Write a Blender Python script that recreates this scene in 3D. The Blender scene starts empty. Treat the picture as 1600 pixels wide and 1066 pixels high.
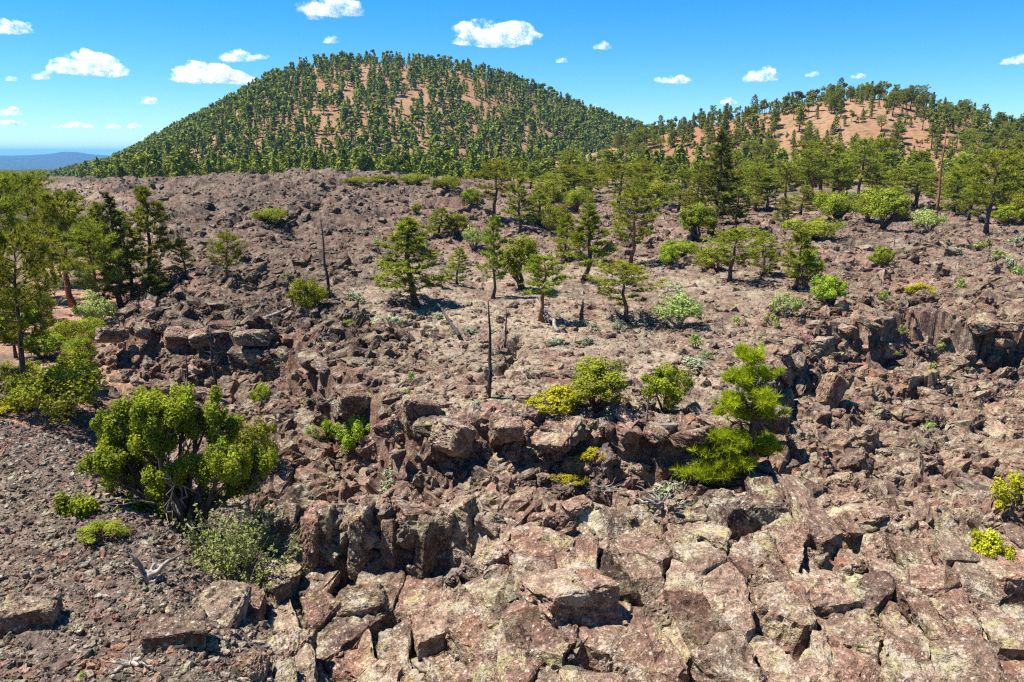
import bpy, bmesh, math
import numpy as np
from mathutils import Vector, Matrix, Euler

# ------------------------------------------------------------------ camera, sky, sun, exposure
scene = bpy.context.scene
C = scene.collection
R = math.radians
F_PX = 1256.0                      # focal length in pixels of the 1600 wide photograph
PITCH = R(13.1)
cam_data = bpy.data.cameras.new('camera')
cam_data.sensor_width = 36.0
cam_data.lens = F_PX / 1600.0 * 36.0
cam_data.clip_start = 0.1
cam_data.clip_end = 90000.0
cam = bpy.data.objects.new('camera', cam_data)
C.objects.link(cam)
cam.location = (0, 0, 0)
cam.rotation_euler = (math.pi / 2 - PITCH, 0, 0)
scene.camera = cam

SUN_EL, SUN_AZ = R(64), R(-85)     # azimuth clockwise from +Y: high sun from the left
sun_dir = Vector((math.sin(SUN_AZ) * math.cos(SUN_EL), math.cos(SUN_AZ) * math.cos(SUN_EL), math.sin(SUN_EL)))
world = bpy.data.worlds.new('World')
scene.world = world
world.use_nodes = True
wn, wl = world.node_tree.nodes, world.node_tree.links
wn.clear()
w_out = wn.new('ShaderNodeOutputWorld')
w_bg = wn.new('ShaderNodeBackground')
w_sky = wn.new('ShaderNodeTexSky')
w_sky.sky_type = 'NISHITA'
w_sky.sun_disc = False
w_sky.sun_elevation = SUN_EL
w_sky.sun_rotation = SUN_AZ
w_sky.altitude = 2400.0
w_sky.air_density = 1.0
w_sky.dust_density = 0.0
w_sky.ozone_density = 8.0
w_hsv = wn.new('ShaderNodeHueSaturation')
w_hsv.inputs['Saturation'].default_value = 1.28
w_hsv.inputs['Value'].default_value = 1.0
w_hsv.inputs['Hue'].default_value = 0.495
w_bg.inputs['Strength'].default_value = 0.075
wl.new(w_sky.outputs[0], w_hsv.inputs['Color'])
wl.new(w_hsv.outputs[0], w_bg.inputs[0])
wl.new(w_bg.outputs[0], w_out.inputs[0])

sun_data = bpy.data.lights.new('sun', 'SUN')
sun_data.energy = 5.0
sun_data.angle = R(0.53)
sun_data.color = (1.0, 0.955, 0.88)
sun = bpy.data.objects.new('sun', sun_data)
C.objects.link(sun)
sun.rotation_euler = sun_dir.to_track_quat('Z', 'Y').to_euler()

scene.view_settings.view_transform = 'Standard'
scene.view_settings.look = 'None'
scene.view_settings.exposure = 1.32
scene.view_settings.gamma = 1.0
scene.view_settings.use_curve_mapping = False
scene.render.engine = 'CYCLES'
scene.cycles.max_bounces = 12
scene.cycles.diffuse_bounces = 3
scene.cycles.glossy_bounces = 1
scene.cycles.transmission_bounces = 3
scene.cycles.volume_bounces = 10
scene.cycles.transparent_max_bounces = 8
scene.cycles.use_denoising = False
scene.cycles.filter_width = 1.25
scene.cycles.sample_clamp_indirect = 6.0

rng = np.random.default_rng(7)

# ------------------------------------------------------------------ pixel rays (to find the ground points of things seen in the photograph)
CP, SP = math.cos(PITCH), math.sin(PITCH)
def ray(px, py):
    u, v = (px - 800.0) / F_PX, (533.0 - py) / F_PX
    return np.array([u, CP + v * SP, -SP + v * CP])
def on_plane(px, py, z=-10.0):
    d = ray(px, py); t = z / d[2]
    return d[0] * t, d[1] * t
def on_depth(px, py, Y):
    d = ray(px, py); t = Y / d[1]
    return d[0] * t, d[2] * t
def to_px(p):
    x, y, z = p
    depth = y * CP - z * SP
    return 800 + F_PX * x / depth, 533 - F_PX * (z * CP + y * SP) / depth, depth

# ------------------------------------------------------------------ numpy noise
def _h(ix, iy, s):
    h = (ix.astype(np.int64) * 374761393 + iy.astype(np.int64) * 668265263 + int(s) * 1442695041) & 0xFFFFFFFF
    h = ((h ^ (h >> 13)) * 1274126177) & 0xFFFFFFFF
    h = ((h ^ (h >> 16)) * 2246822519) & 0xFFFFFFFF
    return ((h ^ (h >> 15)) & 0xFFFFFF) / 16777216.0
def vnoise(x, y, s=0):
    ix, iy = np.floor(x), np.floor(y)
    fx, fy = x - ix, y - iy
    fx = fx * fx * fx * (fx * (fx * 6 - 15) + 10); fy = fy * fy * fy * (fy * (fy * 6 - 15) + 10)
    a, b = _h(ix, iy, s), _h(ix + 1, iy, s)
    c, d = _h(ix, iy + 1, s), _h(ix + 1, iy + 1, s)
    return (a + (b - a) * fx) * (1 - fy) + (c + (d - c) * fx) * fy
def fbm(x, y, s=0, oct=4, gain=0.5):
    t, a, n = 0.0, 1.0, 0.0
    for o in range(oct):
        t = t + a * (vnoise(x * 1.03 + 17.3 * o, y * 0.97 - 9.1 * o, s + o) * 2 - 1); n += a
        x, y = x * 2.03 * 0.8 - y * 2.03 * 0.6, x * 2.03 * 0.6 + y * 2.03 * 0.8
        a *= gain
    return t / n
def sstep(a, b, x):
    t = np.clip((x - a) / (b - a), 0, 1)
    return t * t * (3 - 2 * t)
def blocks(x, y, scale, s, p=4.0, tilt=0.55):
    """a packed heap of tilted, angular stones seen from above: height about -1..1"""
    xs, ys = x / scale, y / scale
    wx = fbm(xs * 1.7, ys * 1.7, s + 91, 2) * 0.22; wy = fbm(xs * 1.7, ys * 1.7, s + 97, 2) * 0.22
    xs, ys = xs + wx, ys + wy
    ix, iy = np.floor(xs), np.floor(ys)
    best = np.full(np.shape(xs), -1.0)
    bid = np.zeros(np.shape(xs))
    for dx in (-1, 0, 1):
        for dy in (-1, 0, 1):
            jx, jy = ix + dx, iy + dy
            r1, r2, r3, r4 = (_h(jx, jy, s + k) for k in range(4))
            ang = r3 * 6.283
            ca, sa = np.cos(ang), np.sin(ang)
            ex, ey = xs - (jx + 0.15 + 0.7 * r1), ys - (jy + 0.15 + 0.7 * r2)
            u, v = ex * ca + ey * sa, -ex * sa + ey * ca
            A = 0.45 + 0.4 * r4
            B = 0.38 + 0.35 * _h(jx, jy, s + 5)
            q = np.abs(u / A) ** p + np.abs(v / B) ** p
            h = (r4 - 0.35) * 0.8 + tilt * ((r1 - 0.5) * 2 * u + (r2 - 0.5) * 2 * v) - q * 0.7
            m = h > best
            best = np.where(m, h, best); bid = np.where(m, _h(jx, jy, s + 7), bid)
    return best, bid

# ------------------------------------------------------------------ terrain shape
EDGE_PX = [(60, 292), (150, 312), (262, 370), (262, 420), (300, 446), (255, 476), (190, 492), (186, 512), (300, 520), (440, 515), (500, 556), (560, 606), (612, 650), (665, 662),
           (760, 664), (840, 656), (960, 660), (1090, 664), (1180, 610), (1202, 556), (1310, 498), (1450, 492), (1600, 505), (1800, 520), (2050, 540)]
EDGE = np.array([on_plane(*p) for p in EDGE_PX])
POLY = np.vstack([EDGE, [[60, 4], [-90, 4], [-150, 60]]])
def poly_sd(x, y, poly, n_edge):
    """distance to the first n_edge points' line, negative inside the closed polygon"""
    d2 = np.full(np.shape(x), 1e12)
    for i in range(n_edge - 1):
        a, b = poly[i], poly[i + 1]
        e = b - a
        t = np.clip(((x - a[0]) * e[0] + (y - a[1]) * e[1]) / (e @ e), 0, 1)
        d2 = np.minimum(d2, (x - a[0] - t * e[0]) ** 2 + (y - a[1] - t * e[1]) ** 2)
    ins = np.zeros(np.shape(x), bool)
    n = len(poly)
    for i in range(n):
        a, b = poly[i], poly[(i + 1) % n]
        if a[1] == b[1]: continue
        c = ((a[1] > y) != (b[1] > y)) & (x < (b[0] - a[0]) * (y - a[1]) / (b[1] - a[1]) + a[0])
        ins ^= c
    d = np.sqrt(d2)
    return np.where(ins, -d, d)
GULLY = np.array([on_plane(*p) for p in ((812, 524), (796, 548), (786, 572), (752, 600))])
GRAV = np.array([on_plane(400, 1066, -8.6), on_plane(345, 930, -8.6), on_plane(270, 800, -8.6), on_plane(120, 690, -8.6), on_plane(0, 652, -8.6), (-40, 25)])
GRAV_POLY = np.vstack([GRAV, [[-60, 0], [-3, 0]]])

def terrain(x, y, detail=True):
    """height, and masks for colour: gravel, sand (valley floor), plateau, talus, foreground"""
    x = np.asarray(x, float); y = np.asarray(y, float)
    r = np.hypot(x, y)
    n1 = fbm(x / 3.1, y / 3.1, 3, 3); n2 = fbm(x / 0.9, y / 0.9, 11, 2); n3 = fbm(x / 14, y / 14, 23, 3)
    near = np.clip(60 / np.maximum(r, 1), 0, 1)
    sd = poly_sd(x, y, POLY, len(EDGE)) + n1 * 0.9 * np.clip(r / 40, .5, 2) + n2 * 0.25
    # the flow's own surface: level, with a long swell to the left that rises to the skyline
    az = x / np.maximum(y, 1)
    hump = sstep(62, 165, y) * (1 - sstep(175, 300, y)) * (1 - sstep(-0.16, 0.10, az)) * 4.2
    hump = hump * (1 - 0.35 * sstep(-0.25, -0.6, az)) + 1.5 * np.exp(-((x + 36) / 22) ** 2 - ((y - 160) / 26) ** 2)
    plain = -10 + hump + n3 * 0.7 * np.clip(r / 60, 0.3, 1.4) + n1 * 0.22
    plain = plain - 3.5 * sstep(260, 420, y)
    # little swales and ridges on the flow
    rid = 1 - np.abs(fbm(x / 9.0, y / 12.0, 41, 3)) * 2.2
    plain = plain + np.clip(rid - 0.25, 0, 1) * 1.5 * sstep(45, 75, y) * (1 - sstep(-0.1, 0.2, az) * 0.6)
    # a narrow gully through the plateau
    gu = poly_sd(x, y, GULLY, len(GULLY)) if np.ndim(x) else 9.0
    gu = np.abs(gu) + n2 * 0.45 + n1 * 0.7
    plain = plain - 0.9 * sstep(0.75, 0.0, gu)
    # the sunken ground before the edge
    cl = np.interp(x, [-60, -30, -14, -7, 0, 8, 14, 20, 40], [2.5, 2.5, 2.9, 3.0, 1.9, 2.1, 2.5, 3.1, 3.3])
    steep = 0.7 + 2.6 * vnoise(x / 4.5, y / 4.5, 35) ** 2 + 1.5 * sstep(-6, -12, x)
    st2, _ = blocks(x + 5, y + 2, 1.7, 191)
    sdc = sd + st2 * 0.55
    cl = cl * (1 - 0.9 * sstep(50, 75, y))
    low = cl * (0.45 * sstep(0.35, -0.25, sdc) + 0.55 * sstep(0.0, -steep, sdc - 0.2)) + np.clip(-sd - 0.5, 0, 40) * 0.13
    low = np.minimum(low, cl + 1.7)
    low = low + 1.9 * np.exp(-((sd + 0.9 + 0.5 * n2) / 0.6) ** 2) * sstep(-14, -12, x) * sstep(-4.6, -6.2, x) * sstep(26, 29, y)
    low = low + 1.3 * np.exp(-((sd + 0.75 + 0.4 * n2) / 0.6) ** 2) * sstep(3.0, 4.6, x) * sstep(10.8, 9.4, x) * sstep(24, 26, y)
    z = plain - low
    # a rift running down the left outcrop
    # valley on the far left, sandy
    vx = sstep(-14.5, -19.5, x + (y - 30) * 0.36 + n1 * 1.5) * sstep(26, 33, y) * sstep(0.6, -0.6 - 0.22 * np.clip(y - 45, 0, 120), sd + n1 * np.clip(y / 40 - 1, 0, 3))
    z = np.where(vx > 0, z * (1 - vx) + (-12.6 + n3 * 0.4 + np.clip(y - 40, 0, 200) * 0.03) * vx, z)
    # gravel mound
    gd = poly_sd(x, y, GRAV_POLY, len(GRAV)) + n1 * 0.5
    gz = -8.5 + 0.03 * (x + 12) * -1 - np.clip(gd + 0.8, 0, 50) ** 1.15 * 0.55 + n1 * 0.12
    gm = sstep(-0.4, 0.3, gz - z)
    z = np.maximum(z, gz) + 0.12 * gm
    # foreground bedrock
    t = y - (18.3 + n1 * 0.5 + 0.05 * x + 0.0)
    ledge = sstep(-0.1, -0.55, t) * 1.45 * np.exp(-((x + 3.3) / 2.5) ** 4)
    fz = -8.35 - 0.03 * np.abs(x - 2) - ledge - np.clip(t, 0, 40) * (0.75 - 0.25 * sstep(3, 9, x)) - 0.20 * np.clip(-t, 0, 6) * (1 - 0.6 * np.exp(-((x + 3.3) / 2.5) ** 4)) + 0.22 * n1
    fz = fz - 3.5 * sstep(-5.2, -8.0, x + 0.15 * (y - 14))
    fm = sstep(-0.35, 0.25, fz - z)
    z = np.maximum(z, fz)
    # the rim the photographer stands on
    rim = -1.75 - 0.95 * np.maximum(y, -1.0) + 0.2 * n1
    rm = sstep(-0.3, 0.3, rim - z)
    z = np.maximum(z, rim)
    talus = sstep(0.2, -0.8, sd) * (1 - gm) * (1 - fm) * (1 - vx)
    plate = sstep(0.0, 1.0, sd) * (1 - gm) * (1 - fm)
    sand = vx * (1 - gm)
    smooth = plate * sstep(-0.24, -0.10, az + n3 * 0.1) * (1 - sstep(0.30, 0.42, az)) * sstep(82, 62, y + n3 * 20)
    slab = fm * sstep(0.35, -0.25, t) * sstep(11.0, 12.0, y) * sstep(-7.0, -6.2, x) * (1 - sstep(15.5, 16.5, x))
    fm = np.maximum(fm, rm)
    if detail: z = z - 0.6 * slab
    if not detail:
        return z, dict(gravel=gm, sand=sand, plate=plate, talus=talus, fore=fm, smooth=smooth, sd=sd)
    b1, i1 = blocks(x, y, 2.6, 101)
    b2, i2 = blocks(x + 31, y - 12, 1.05, 131)
    b3, i3 = blocks(x - 7, y + 5, 0.42, 151)
    b0, i0 = blocks(x + 3, y, 6.5, 171, 3.0)
    rough = 0.35 + 0.65 * vnoise(x / 6, y / 6, 61)
    a0 = 1.0 * sstep(60, 100, y) * plate * (1 - sstep(-0.12, 0.12, az) * 0.75)
    a1 = 0.34 * talus + 0.55 * fm + plate * (0.30 - 0.22 * smooth) * rough
    a2 = 0.30 * talus + 0.17 * fm + plate * (0.24 - 0.17 * smooth) * rough + 0.03 * gm
    a3 = 0.13 * talus + 0.05 * fm + plate * (0.13 - 0.07 * smooth) + 0.045 * gm + 0.015 * sand
    edge_boost = np.exp(-(sd / 1.2) ** 2) * (1 - gm) * (1 - sand)
    a2 = a2 + 0.16 * edge_boost
    z = z + a0 * b0 + a1 * b1 + a2 * b2 + a3 * b3 * near
    z = z + fbm(x / 0.33, y / 0.33, 77, 3) * 0.07 * (1 - sand * .8)
    return z, dict(gravel=gm, sand=sand, plate=plate, talus=talus, fore=fm, smooth=smooth, sd=sd, id1=i1, id2=i2, id3=i3, az=az)

_ts = np.concatenate([np.arange(6, 60, 0.06), np.geomspace(60, 700, 900)])
def ground_at(px, py, detail=True):
    d = ray(px, py)
    X, Y, Z = d[0] * _ts, d[1] * _ts, d[2] * _ts
    hz = terrain(X, Y, detail)[0]
    k = np.argmax(Z <= hz) if (Z <= hz).any() else len(_ts) - 1
    return Vector((X[k], Y[k], float(hz[k])))

# ------------------------------------------------------------------ mesh helpers
def make_mesh(name, V, F, mat=None, attrs=None, smooth=False):
    """V (n,3) floats, F (m,3) or (m,4) ints"""
    V = np.ascontiguousarray(V, np.float32); F = np.ascontiguousarray(F, np.int32)
    me = bpy.data.meshes.new(name)
    k = F.shape[1]
    me.vertices.add(len(V)); me.vertices.foreach_set('co', V.ravel())
    me.loops.add(F.size); me.loops.foreach_set('vertex_index', F.ravel())
    me.polygons.add(len(F)); me.polygons.foreach_set('loop_start', np.arange(0, F.size, k, dtype=np.int32))
    me.polygons.foreach_set('use_smooth', np.full(len(F), smooth))
    for an, (typ, arr) in (attrs or {}).items():
        a = me.attributes.new(an, typ, 'POINT')
        arr = np.ascontiguousarray(arr, np.float32 if typ != 'INT' else np.int32)
        a.data.foreach_set({'FLOAT': 'value', 'INT': 'value', 'FLOAT_VECTOR': 'vector', 'FLOAT_COLOR': 'color'}[typ], arr.ravel())
    me.update(calc_edges=True)
    if mat: me.materials.append(mat)
    return me
def add(name, data, parent=None, label=None, cat=None, group=None, kind=None, loc=None, rot=None, scale=None):
    o = bpy.data.objects.new(name, data)
    C.objects.link(o)
    if parent: o.parent = parent
    if loc is not None: o.location = loc
    if rot is not None: o.rotation_euler = rot
    if scale is not None: o.scale = scale
    if label: o['label'] = label
    if cat: o['category'] = cat
    if group: o['group'] = group
    if kind: o['kind'] = kind
    return o
def cat_mesh(parts):
    V, F, n = [], [], 0
    for v, f in parts:
        V.append(v); F.append(np.asarray(f) + n); n += len(v)
    return np.vstack(V), np.vstack(F)
def tube(pts, rad, n=6, cap=True):
    pts = np.asarray(pts, float); m = len(pts)
    rad = np.asarray(rad, float)
    tan = np.gradient(pts, axis=0); tan /= np.linalg.norm(tan, axis=1)[:, None] + 1e-9
    ref = np.array([0.31, 0.95, 0.05])
    a = np.cross(tan, ref); a /= np.linalg.norm(a, axis=1)[:, None] + 1e-9
    b = np.cross(tan, a)
    th = np.arange(n) / n * 2 * np.pi
    ring = a[:, None, :] * np.cos(th)[None, :, None] + b[:, None, :] * np.sin(th)[None, :, None]
    V = (pts[:, None, :] + ring * rad[:, None, None]).reshape(-1, 3)
    F = []
    for i in range(m - 1):
        for j in range(n):
            k = (j + 1) % n
            p, q, s, t = i * n + j, i * n + k, (i + 1) * n + k, (i + 1) * n + j
            F += [(p, q, s), (p, s, t)]
    if cap:
        V = np.vstack([V, pts[-1:], pts[:1]])
        e = (m - 1) * n
        for j in range(n):
            k = (j + 1) % n
            F += [(e + j, e + k, m * n), (k, j, m * n + 1)]
    return V, np.array(F, int)
def unit(v):
    return v / (np.linalg.norm(v, axis=-1, keepdims=True) + 1e-9)

# ------------------------------------------------------------------ materials
def new_mat(name):
    m = bpy.data.materials.new(name); m.use_nodes = True
    nt = m.node_tree; nt.nodes.clear()
    out = nt.nodes.new('ShaderNodeOutputMaterial')
    return m, nt.nodes, nt.links, out
def node(N, typ, **kw):
    n = N.new(typ)
    for k, v in kw.items():
        if k in n.inputs: n.inputs[k].default_value = v
        else: setattr(n, k, v)
    return n
def noise(N, L, vec, scale, detail=4.0, rough=0.6):
    n = N.new('ShaderNodeTexNoise'); n.inputs['Scale'].default_value = scale; n.inputs['Detail'].default_value = detail; n.inputs['Roughness'].default_value = rough
    L.new(vec, n.inputs['Vector'])
    return n.outputs['Fac']
def ramp(N, L, fac, a, b):
    n = N.new('ShaderNodeMapRange'); n.interpolation_type = 'SMOOTHSTEP'
    n.inputs['From Min'].default_value = a; n.inputs['From Max'].default_value = b
    L.new(fac, n.inputs['Value'])
    return n.outputs['Result']
def mix(N, L, fac, a, b, mode='MIX'):
    n = N.new('ShaderNodeMix'); n.data_type = 'RGBA'; n.blend_type = mode
    for sock, v in ((n.inputs[0], fac), (n.inputs[6], a), (n.inputs[7], b)):
        if hasattr(v, 'is_linked') or hasattr(v, 'links'): L.new(v, sock)
        elif isinstance(v, (int, float)): sock.default_value = v
        else: sock.default_value = (*v, 1.0)
    return n.outputs[2]
def math_n(N, L, op, a, b=None):
    n = N.new('ShaderNodeMath'); n.operation = op
    for sock, v in ((n.inputs[0], a), (n.inputs[1], b)):
        if v is None: continue
        if hasattr(v, 'links'): L.new(v, sock)
        else: sock.default_value = v
    return n.outputs[0]

def rock_material(name, source, bump=0.5, lichen=1.0):
    """source: 'attr' takes base colour and lichen share from the mesh, 'random' varies from stone to stone"""
    m, N, L, out = new_mat(name)
    geo = N.new('ShaderNodeNewGeometry'); pos = geo.outputs['Position']
    if source == 'attr':
        at = node(N, 'ShaderNodeAttribute', attribute_name='tint'); base = at.outputs['Color']
        al = node(N, 'ShaderNodeAttribute', attribute_name='lichen'); lf = al.outputs['Fac']
    else:
        at = node(N, 'ShaderNodeAttribute', attribute_name='tint', attribute_type='INSTANCER') if source == 'instance' else None
        oi = N.new('ShaderNodeObjectInfo')
        cr = N.new('ShaderNodeValToRGB'); e = cr.color_ramp.elements
        e[0].position = 0.0; e[0].color = (0.085, 0.060, 0.047, 1); e[1].position = 1.0; e[1].color = (0.27, 0.205, 0.155, 1)
        for p, c in ((0.25, (0.175, 0.104, 0.076)), (0.45, (0.210, 0.155, 0.112)), (0.6, (0.140, 0.100, 0.074)), (0.8, (0.22, 0.132, 0.094))):
            x = cr.color_ramp.elements.new(p); x.color = (*c, 1)
        L.new(oi.outputs['Random'], cr.inputs[0])
        base = cr.outputs[0]
        if at:
            base = mix(N, L, 1.0, at.outputs['Color'], mix(N, L, 0.9, (1, 1, 1), mix(N, L, 1.0, base, (5.4, 7.4, 9.6), 'MULTIPLY')), 'MULTIPLY')
        v = N.new('ShaderNodeValue'); v.outputs[0].default_value = 0.5 * lichen
        lf = v.outputs[0]
    # mottling, dark weathering, rust, pale and yellow-green lichen
    n_big = noise(N, L, pos, 1.3, 3, 0.65)
    n_mid = noise(N, L, pos, 5.5, 3, 0.7)
    n_fin = noise(N, L, pos, 26.0, 2, 0.75)
    col = mix(N, L, ramp(N, L, n_mid, 0.36, 0.66), mix(N, L, 1.0, base, (0.62, 0.57, 0.56), 'MULTIPLY'), mix(N, L, 1.0, base, (1.28, 1.24, 1.2), 'MULTIPLY'))
    col = mix(N, L, math_n(N, L, 'MULTIPLY', ramp(N, L, noise(N, L, pos, 0.8, 3), 0.60, 0.72), 0.35), col, (0.30, 0.115, 0.055))
    col = mix(N, L, ramp(N, L, n_fin, 0.30, 0.75), mix(N, L, 1.0, col, (0.60, 0.58, 0.57), 'MULTIPLY'), mix(N, L, 1.0, col, (1.30, 1.30, 1.28), 'MULTIPLY'))
    lsum = math_n(N, L, 'ADD', math_n(N, L, 'MULTIPLY', n_big, 0.65), math_n(N, L, 'MULTIPLY', noise(N, L, pos, 13.0, 3, 0.8), 0.45))
    lm = math_n(N, L, 'MULTIPLY', ramp(N, L, lsum, 0.53, 0.66), lf)
    lcol = mix(N, L, ramp(N, L, noise(N, L, pos, 1.9, 3), 0.45, 0.6), (0.41, 0.365, 0.275), (0.37, 0.34, 0.165))
    col = mix(N, L, lm, col, lcol)
    spots = N.new('ShaderNodeTexVoronoi'); spots.inputs['Scale'].default_value = 9.0; L.new(pos, spots.inputs['Vector'])
    sm = math_n(N, L, 'MULTIPLY', math_n(N, L, 'LESS_THAN', spots.outputs['Distance'], 0.26), ramp(N, L, n_mid, 0.46, 0.58))
    col = mix(N, L, math_n(N, L, 'MULTIPLY', sm, lf), col, (0.52, 0.49, 0.42))
    bs = N.new('ShaderNodeBsdfPrincipled'); bs.inputs['Roughness'].default_value = 0.92; bs.inputs['Specular IOR Level'].default_value = 0.2
    L.new(col, bs.inputs['Base Color'])
    hgt = math_n(N, L, 'ADD', math_n(N, L, 'MULTIPLY', n_mid, 0.10), math_n(N, L, 'MULTIPLY', n_fin, 0.045))
    bp = N.new('ShaderNodeBump'); bp.inputs['Strength'].default_value = bump; bp.inputs['Distance'].default_value = 1.0
    L.new(hgt, bp.inputs['Height']); L.new(bp.outputs[0], bs.inputs['Normal'])
    L.new(bs.outputs[0], out.inputs[0])
    return m
def leaf_material(name, dark, light, trans=0.35):
    m, N, L, out = new_mat(name)
    at = node(N, 'ShaderNodeAttribute', attribute_name='tint')
    oi = N.new('ShaderNodeObjectInfo')
    col = mix(N, L, at.outputs['Fac'], dark, light)
    v = math_n(N, L, 'ADD', math_n(N, L, 'MULTIPLY', oi.outputs['Random'], 0.4), 0.8)
    hs = N.new('ShaderNodeHueSaturation'); L.new(v, hs.inputs['Value']); L.new(col, hs.inputs['Color'])
    L.new(math_n(N, L, 'ADD', math_n(N, L, 'MULTIPLY', oi.outputs['Random'], 0.03), 0.485), hs.inputs['Hue'])
    d = N.new('ShaderNodeBsdfDiffuse'); t = N.new('ShaderNodeBsdfTranslucent')
    L.new(hs.outputs[0], d.inputs[0]); L.new(hs.outputs[0], t.inputs[0])
    mx = N.new('ShaderNodeMixShader'); mx.inputs[0].default_value = trans
    L.new(d.outputs[0], mx.inputs[1]); L.new(t.outputs[0], mx.inputs[2])
    L.new(mx.outputs[0], out.inputs[0])
    return m
def bark_material(name, a, b, scale=9.0):
    m, N, L, out = new_mat(name)
    tc = N.new('ShaderNodeTexCoord'); mp = N.new('ShaderNodeMapping'); mp.inputs['Scale'].default_value = (1, 1, 0.18)
    L.new(tc.outputs['Object'], mp.inputs[0])
    f = noise(N, L, mp.outputs[0], scale, 5, 0.7)
    col = mix(N, L, ramp(N, L, f, 0.38, 0.64), a, b)
    bs = N.new('ShaderNodeBsdfPrincipled'); bs.inputs['Roughness'].default_value = 0.9; bs.inputs['Specular IOR Level'].default_value = 0.2
    L.new(col, bs.inputs['Base Color'])
    bp = N.new('ShaderNodeBump'); bp.inputs['Strength'].default_value = 0.6; bp.inputs['Distance'].default_value = 0.05
    L.new(f, bp.inputs['Height']); L.new(bp.outputs[0], bs.inputs['Normal'])
    L.new(bs.outputs[0], out.inputs[0])
    return m
M = {}
M['ground'] = rock_material('lava_ground', 'attr', 0.8)
M['rock'] = rock_material('lava_rock', 'random', 0.9, 1.15)
M['rubble'] = rock_material('lava_rubble', 'instance', 0.6, 0.7)
M['pine'] = leaf_material('pine_needles', (0.105, 0.128, 0.013), (0.32, 0.335, 0.036), 0.28)
M['bright_pine'] = leaf_material('young_pine_needles', (0.15, 0.19, 0.008), (0.40, 0.44, 0.018), 0.35)
M['fir'] = leaf_material('fir_needles', (0.050, 0.060, 0.014), (0.15, 0.155, 0.030), 0.2)
M['juniper'] = leaf_material('juniper_scales', (0.125, 0.175, 0.016), (0.35, 0.43, 0.04), 0.3)
M['yellow_shrub'] = leaf_material('yellow_shrub_leaves', (0.20, 0.20, 0.012), (0.48, 0.44, 0.03), 0.35)
M['pale_shrub'] = leaf_material('pale_shrub_leaves', (0.17, 0.21, 0.055), (0.40, 0.45, 0.14), 0.35)
M['sage'] = leaf_material('sage_leaves', (0.20, 0.23, 0.13), (0.42, 0.45, 0.28), 0.3)
M['straw'] = leaf_material('dry_grass_blades', (0.28, 0.22, 0.12), (0.52, 0.45, 0.28), 0.3)
M['forest'] = leaf_material('far_pine_needles', (0.082, 0.098, 0.015), (0.25, 0.265, 0.038), 0.2)
M['bark'] = bark_material('dark_bark', (0.045, 0.03, 0.022), (0.15, 0.10, 0.075))
M['red_bark'] = bark_material('red_bark', (0.13, 0.05, 0.025), (0.33, 0.15, 0.08))
M['char'] = bark_material('charred_wood', (0.018, 0.015, 0.014), (0.085, 0.07, 0.062))
M['grey_wood'] = bark_material('weathered_wood', (0.11, 0.092, 0.078), (0.34, 0.30, 0.26))

def cinder_material(name, a, b, dots=True):
    m, N, L, out = new_mat(name)
    geo = N.new('ShaderNodeNewGeometry'); pos = geo.outputs['Position']
    col = mix(N, L, ramp(N, L, noise(N, L, pos, 0.018, 5, 0.6), 0.35, 0.65), a, b)
    col = mix(N, L, math_n(N, L, 'MULTIPLY', ramp(N, L, noise(N, L, pos, 0.35, 6, 0.75), 0.46, 0.62), 0.8 if dots else 0.2), col, (0.125, 0.098, 0.048))
    if dots:                                                    # low scrub and darker cinder, too far off to tell apart
        vo = N.new('ShaderNodeTexVoronoi'); vo.inputs['Scale'].default_value = 0.22; L.new(pos, vo.inputs['Vector'])
        sm = math_n(N, L, 'MULTIPLY', math_n(N, L, 'LESS_THAN', vo.outputs['Distance'], 0.30), ramp(N, L, noise(N, L, pos, 0.05, 3), 0.42, 0.55))
        col = mix(N, L, math_n(N, L, 'MULTIPLY', sm, 0.8), col, (0.10, 0.095, 0.042))
    bs = N.new('ShaderNodeBsdfPrincipled'); bs.inputs['Roughness'].default_value = 0.95; bs.inputs['Specular IOR Level'].default_value = 0.1
    L.new(col, bs.inputs['Base Color'])
    bp = N.new('ShaderNodeBump'); bp.inputs['Strength'].default_value = 0.5; bp.inputs['Distance'].default_value = 3.0
    L.new(noise(N, L, pos, 0.25, 5, 0.7), bp.inputs['Height']); L.new(bp.outputs[0], bs.inputs['Normal'])
    L.new(bs.outputs[0], out.inputs[0])
    return m
M['cinder'] = cinder_material('orange_cinder', (0.235, 0.112, 0.058), (0.265, 0.150, 0.086))
M['far_wood'] = cinder_material('distant_woodland', (0.022, 0.034, 0.014), (0.05, 0.062, 0.026), False)

# ------------------------------------------------------------------ the lava field (one sheet, finer towards the viewer)
NR, NC = 820, 900
AY = -9.0
rr = np.linspace(0, 1, 4000)
dist = 9.0 * (470 / 9.0) ** rr
dens = 0.55 / np.gradient(np.log(dist)).mean() * np.ones(4000)
wgt = np.gradient(np.log(dist)) * (0.8 + 2.2 * 10 * dist / (dist ** 2 + 100) + 0.6 * ((dist > 17) & (dist < 48)))
cum = np.cumsum(wgt); cum = (cum - cum[0]) / (cum[-1] - cum[0])
rows = np.interp(np.linspace(0, 1, NR), cum, dist)
ang = np.linspace(R(-43), R(43), NC)
gx = rows[:, None] * np.tan(ang)[None, :]
gy = AY + rows[:, None] * np.ones(NC)[None, :]
X, Y = gx.ravel(), gy.ravel()
Z, K = terrain(X, Y)
def lerp3(c, target, m):
    return c * (1 - m[:, None]) + np.array(target)[None, :] * m[:, None]
nA = fbm(X / 11, Y / 11, 201, 4); nB = fbm(X / 2.6, Y / 2.6, 211, 3); nC = fbm(X / 35, Y / 35, 221, 3)
col = np.tile(np.array([0.142, 0.096, 0.072]), (len(X), 1))
col = lerp3(col, (0.175, 0.098, 0.074), sstep(-0.05, 0.35, nA))                       # reddish stretches
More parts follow.
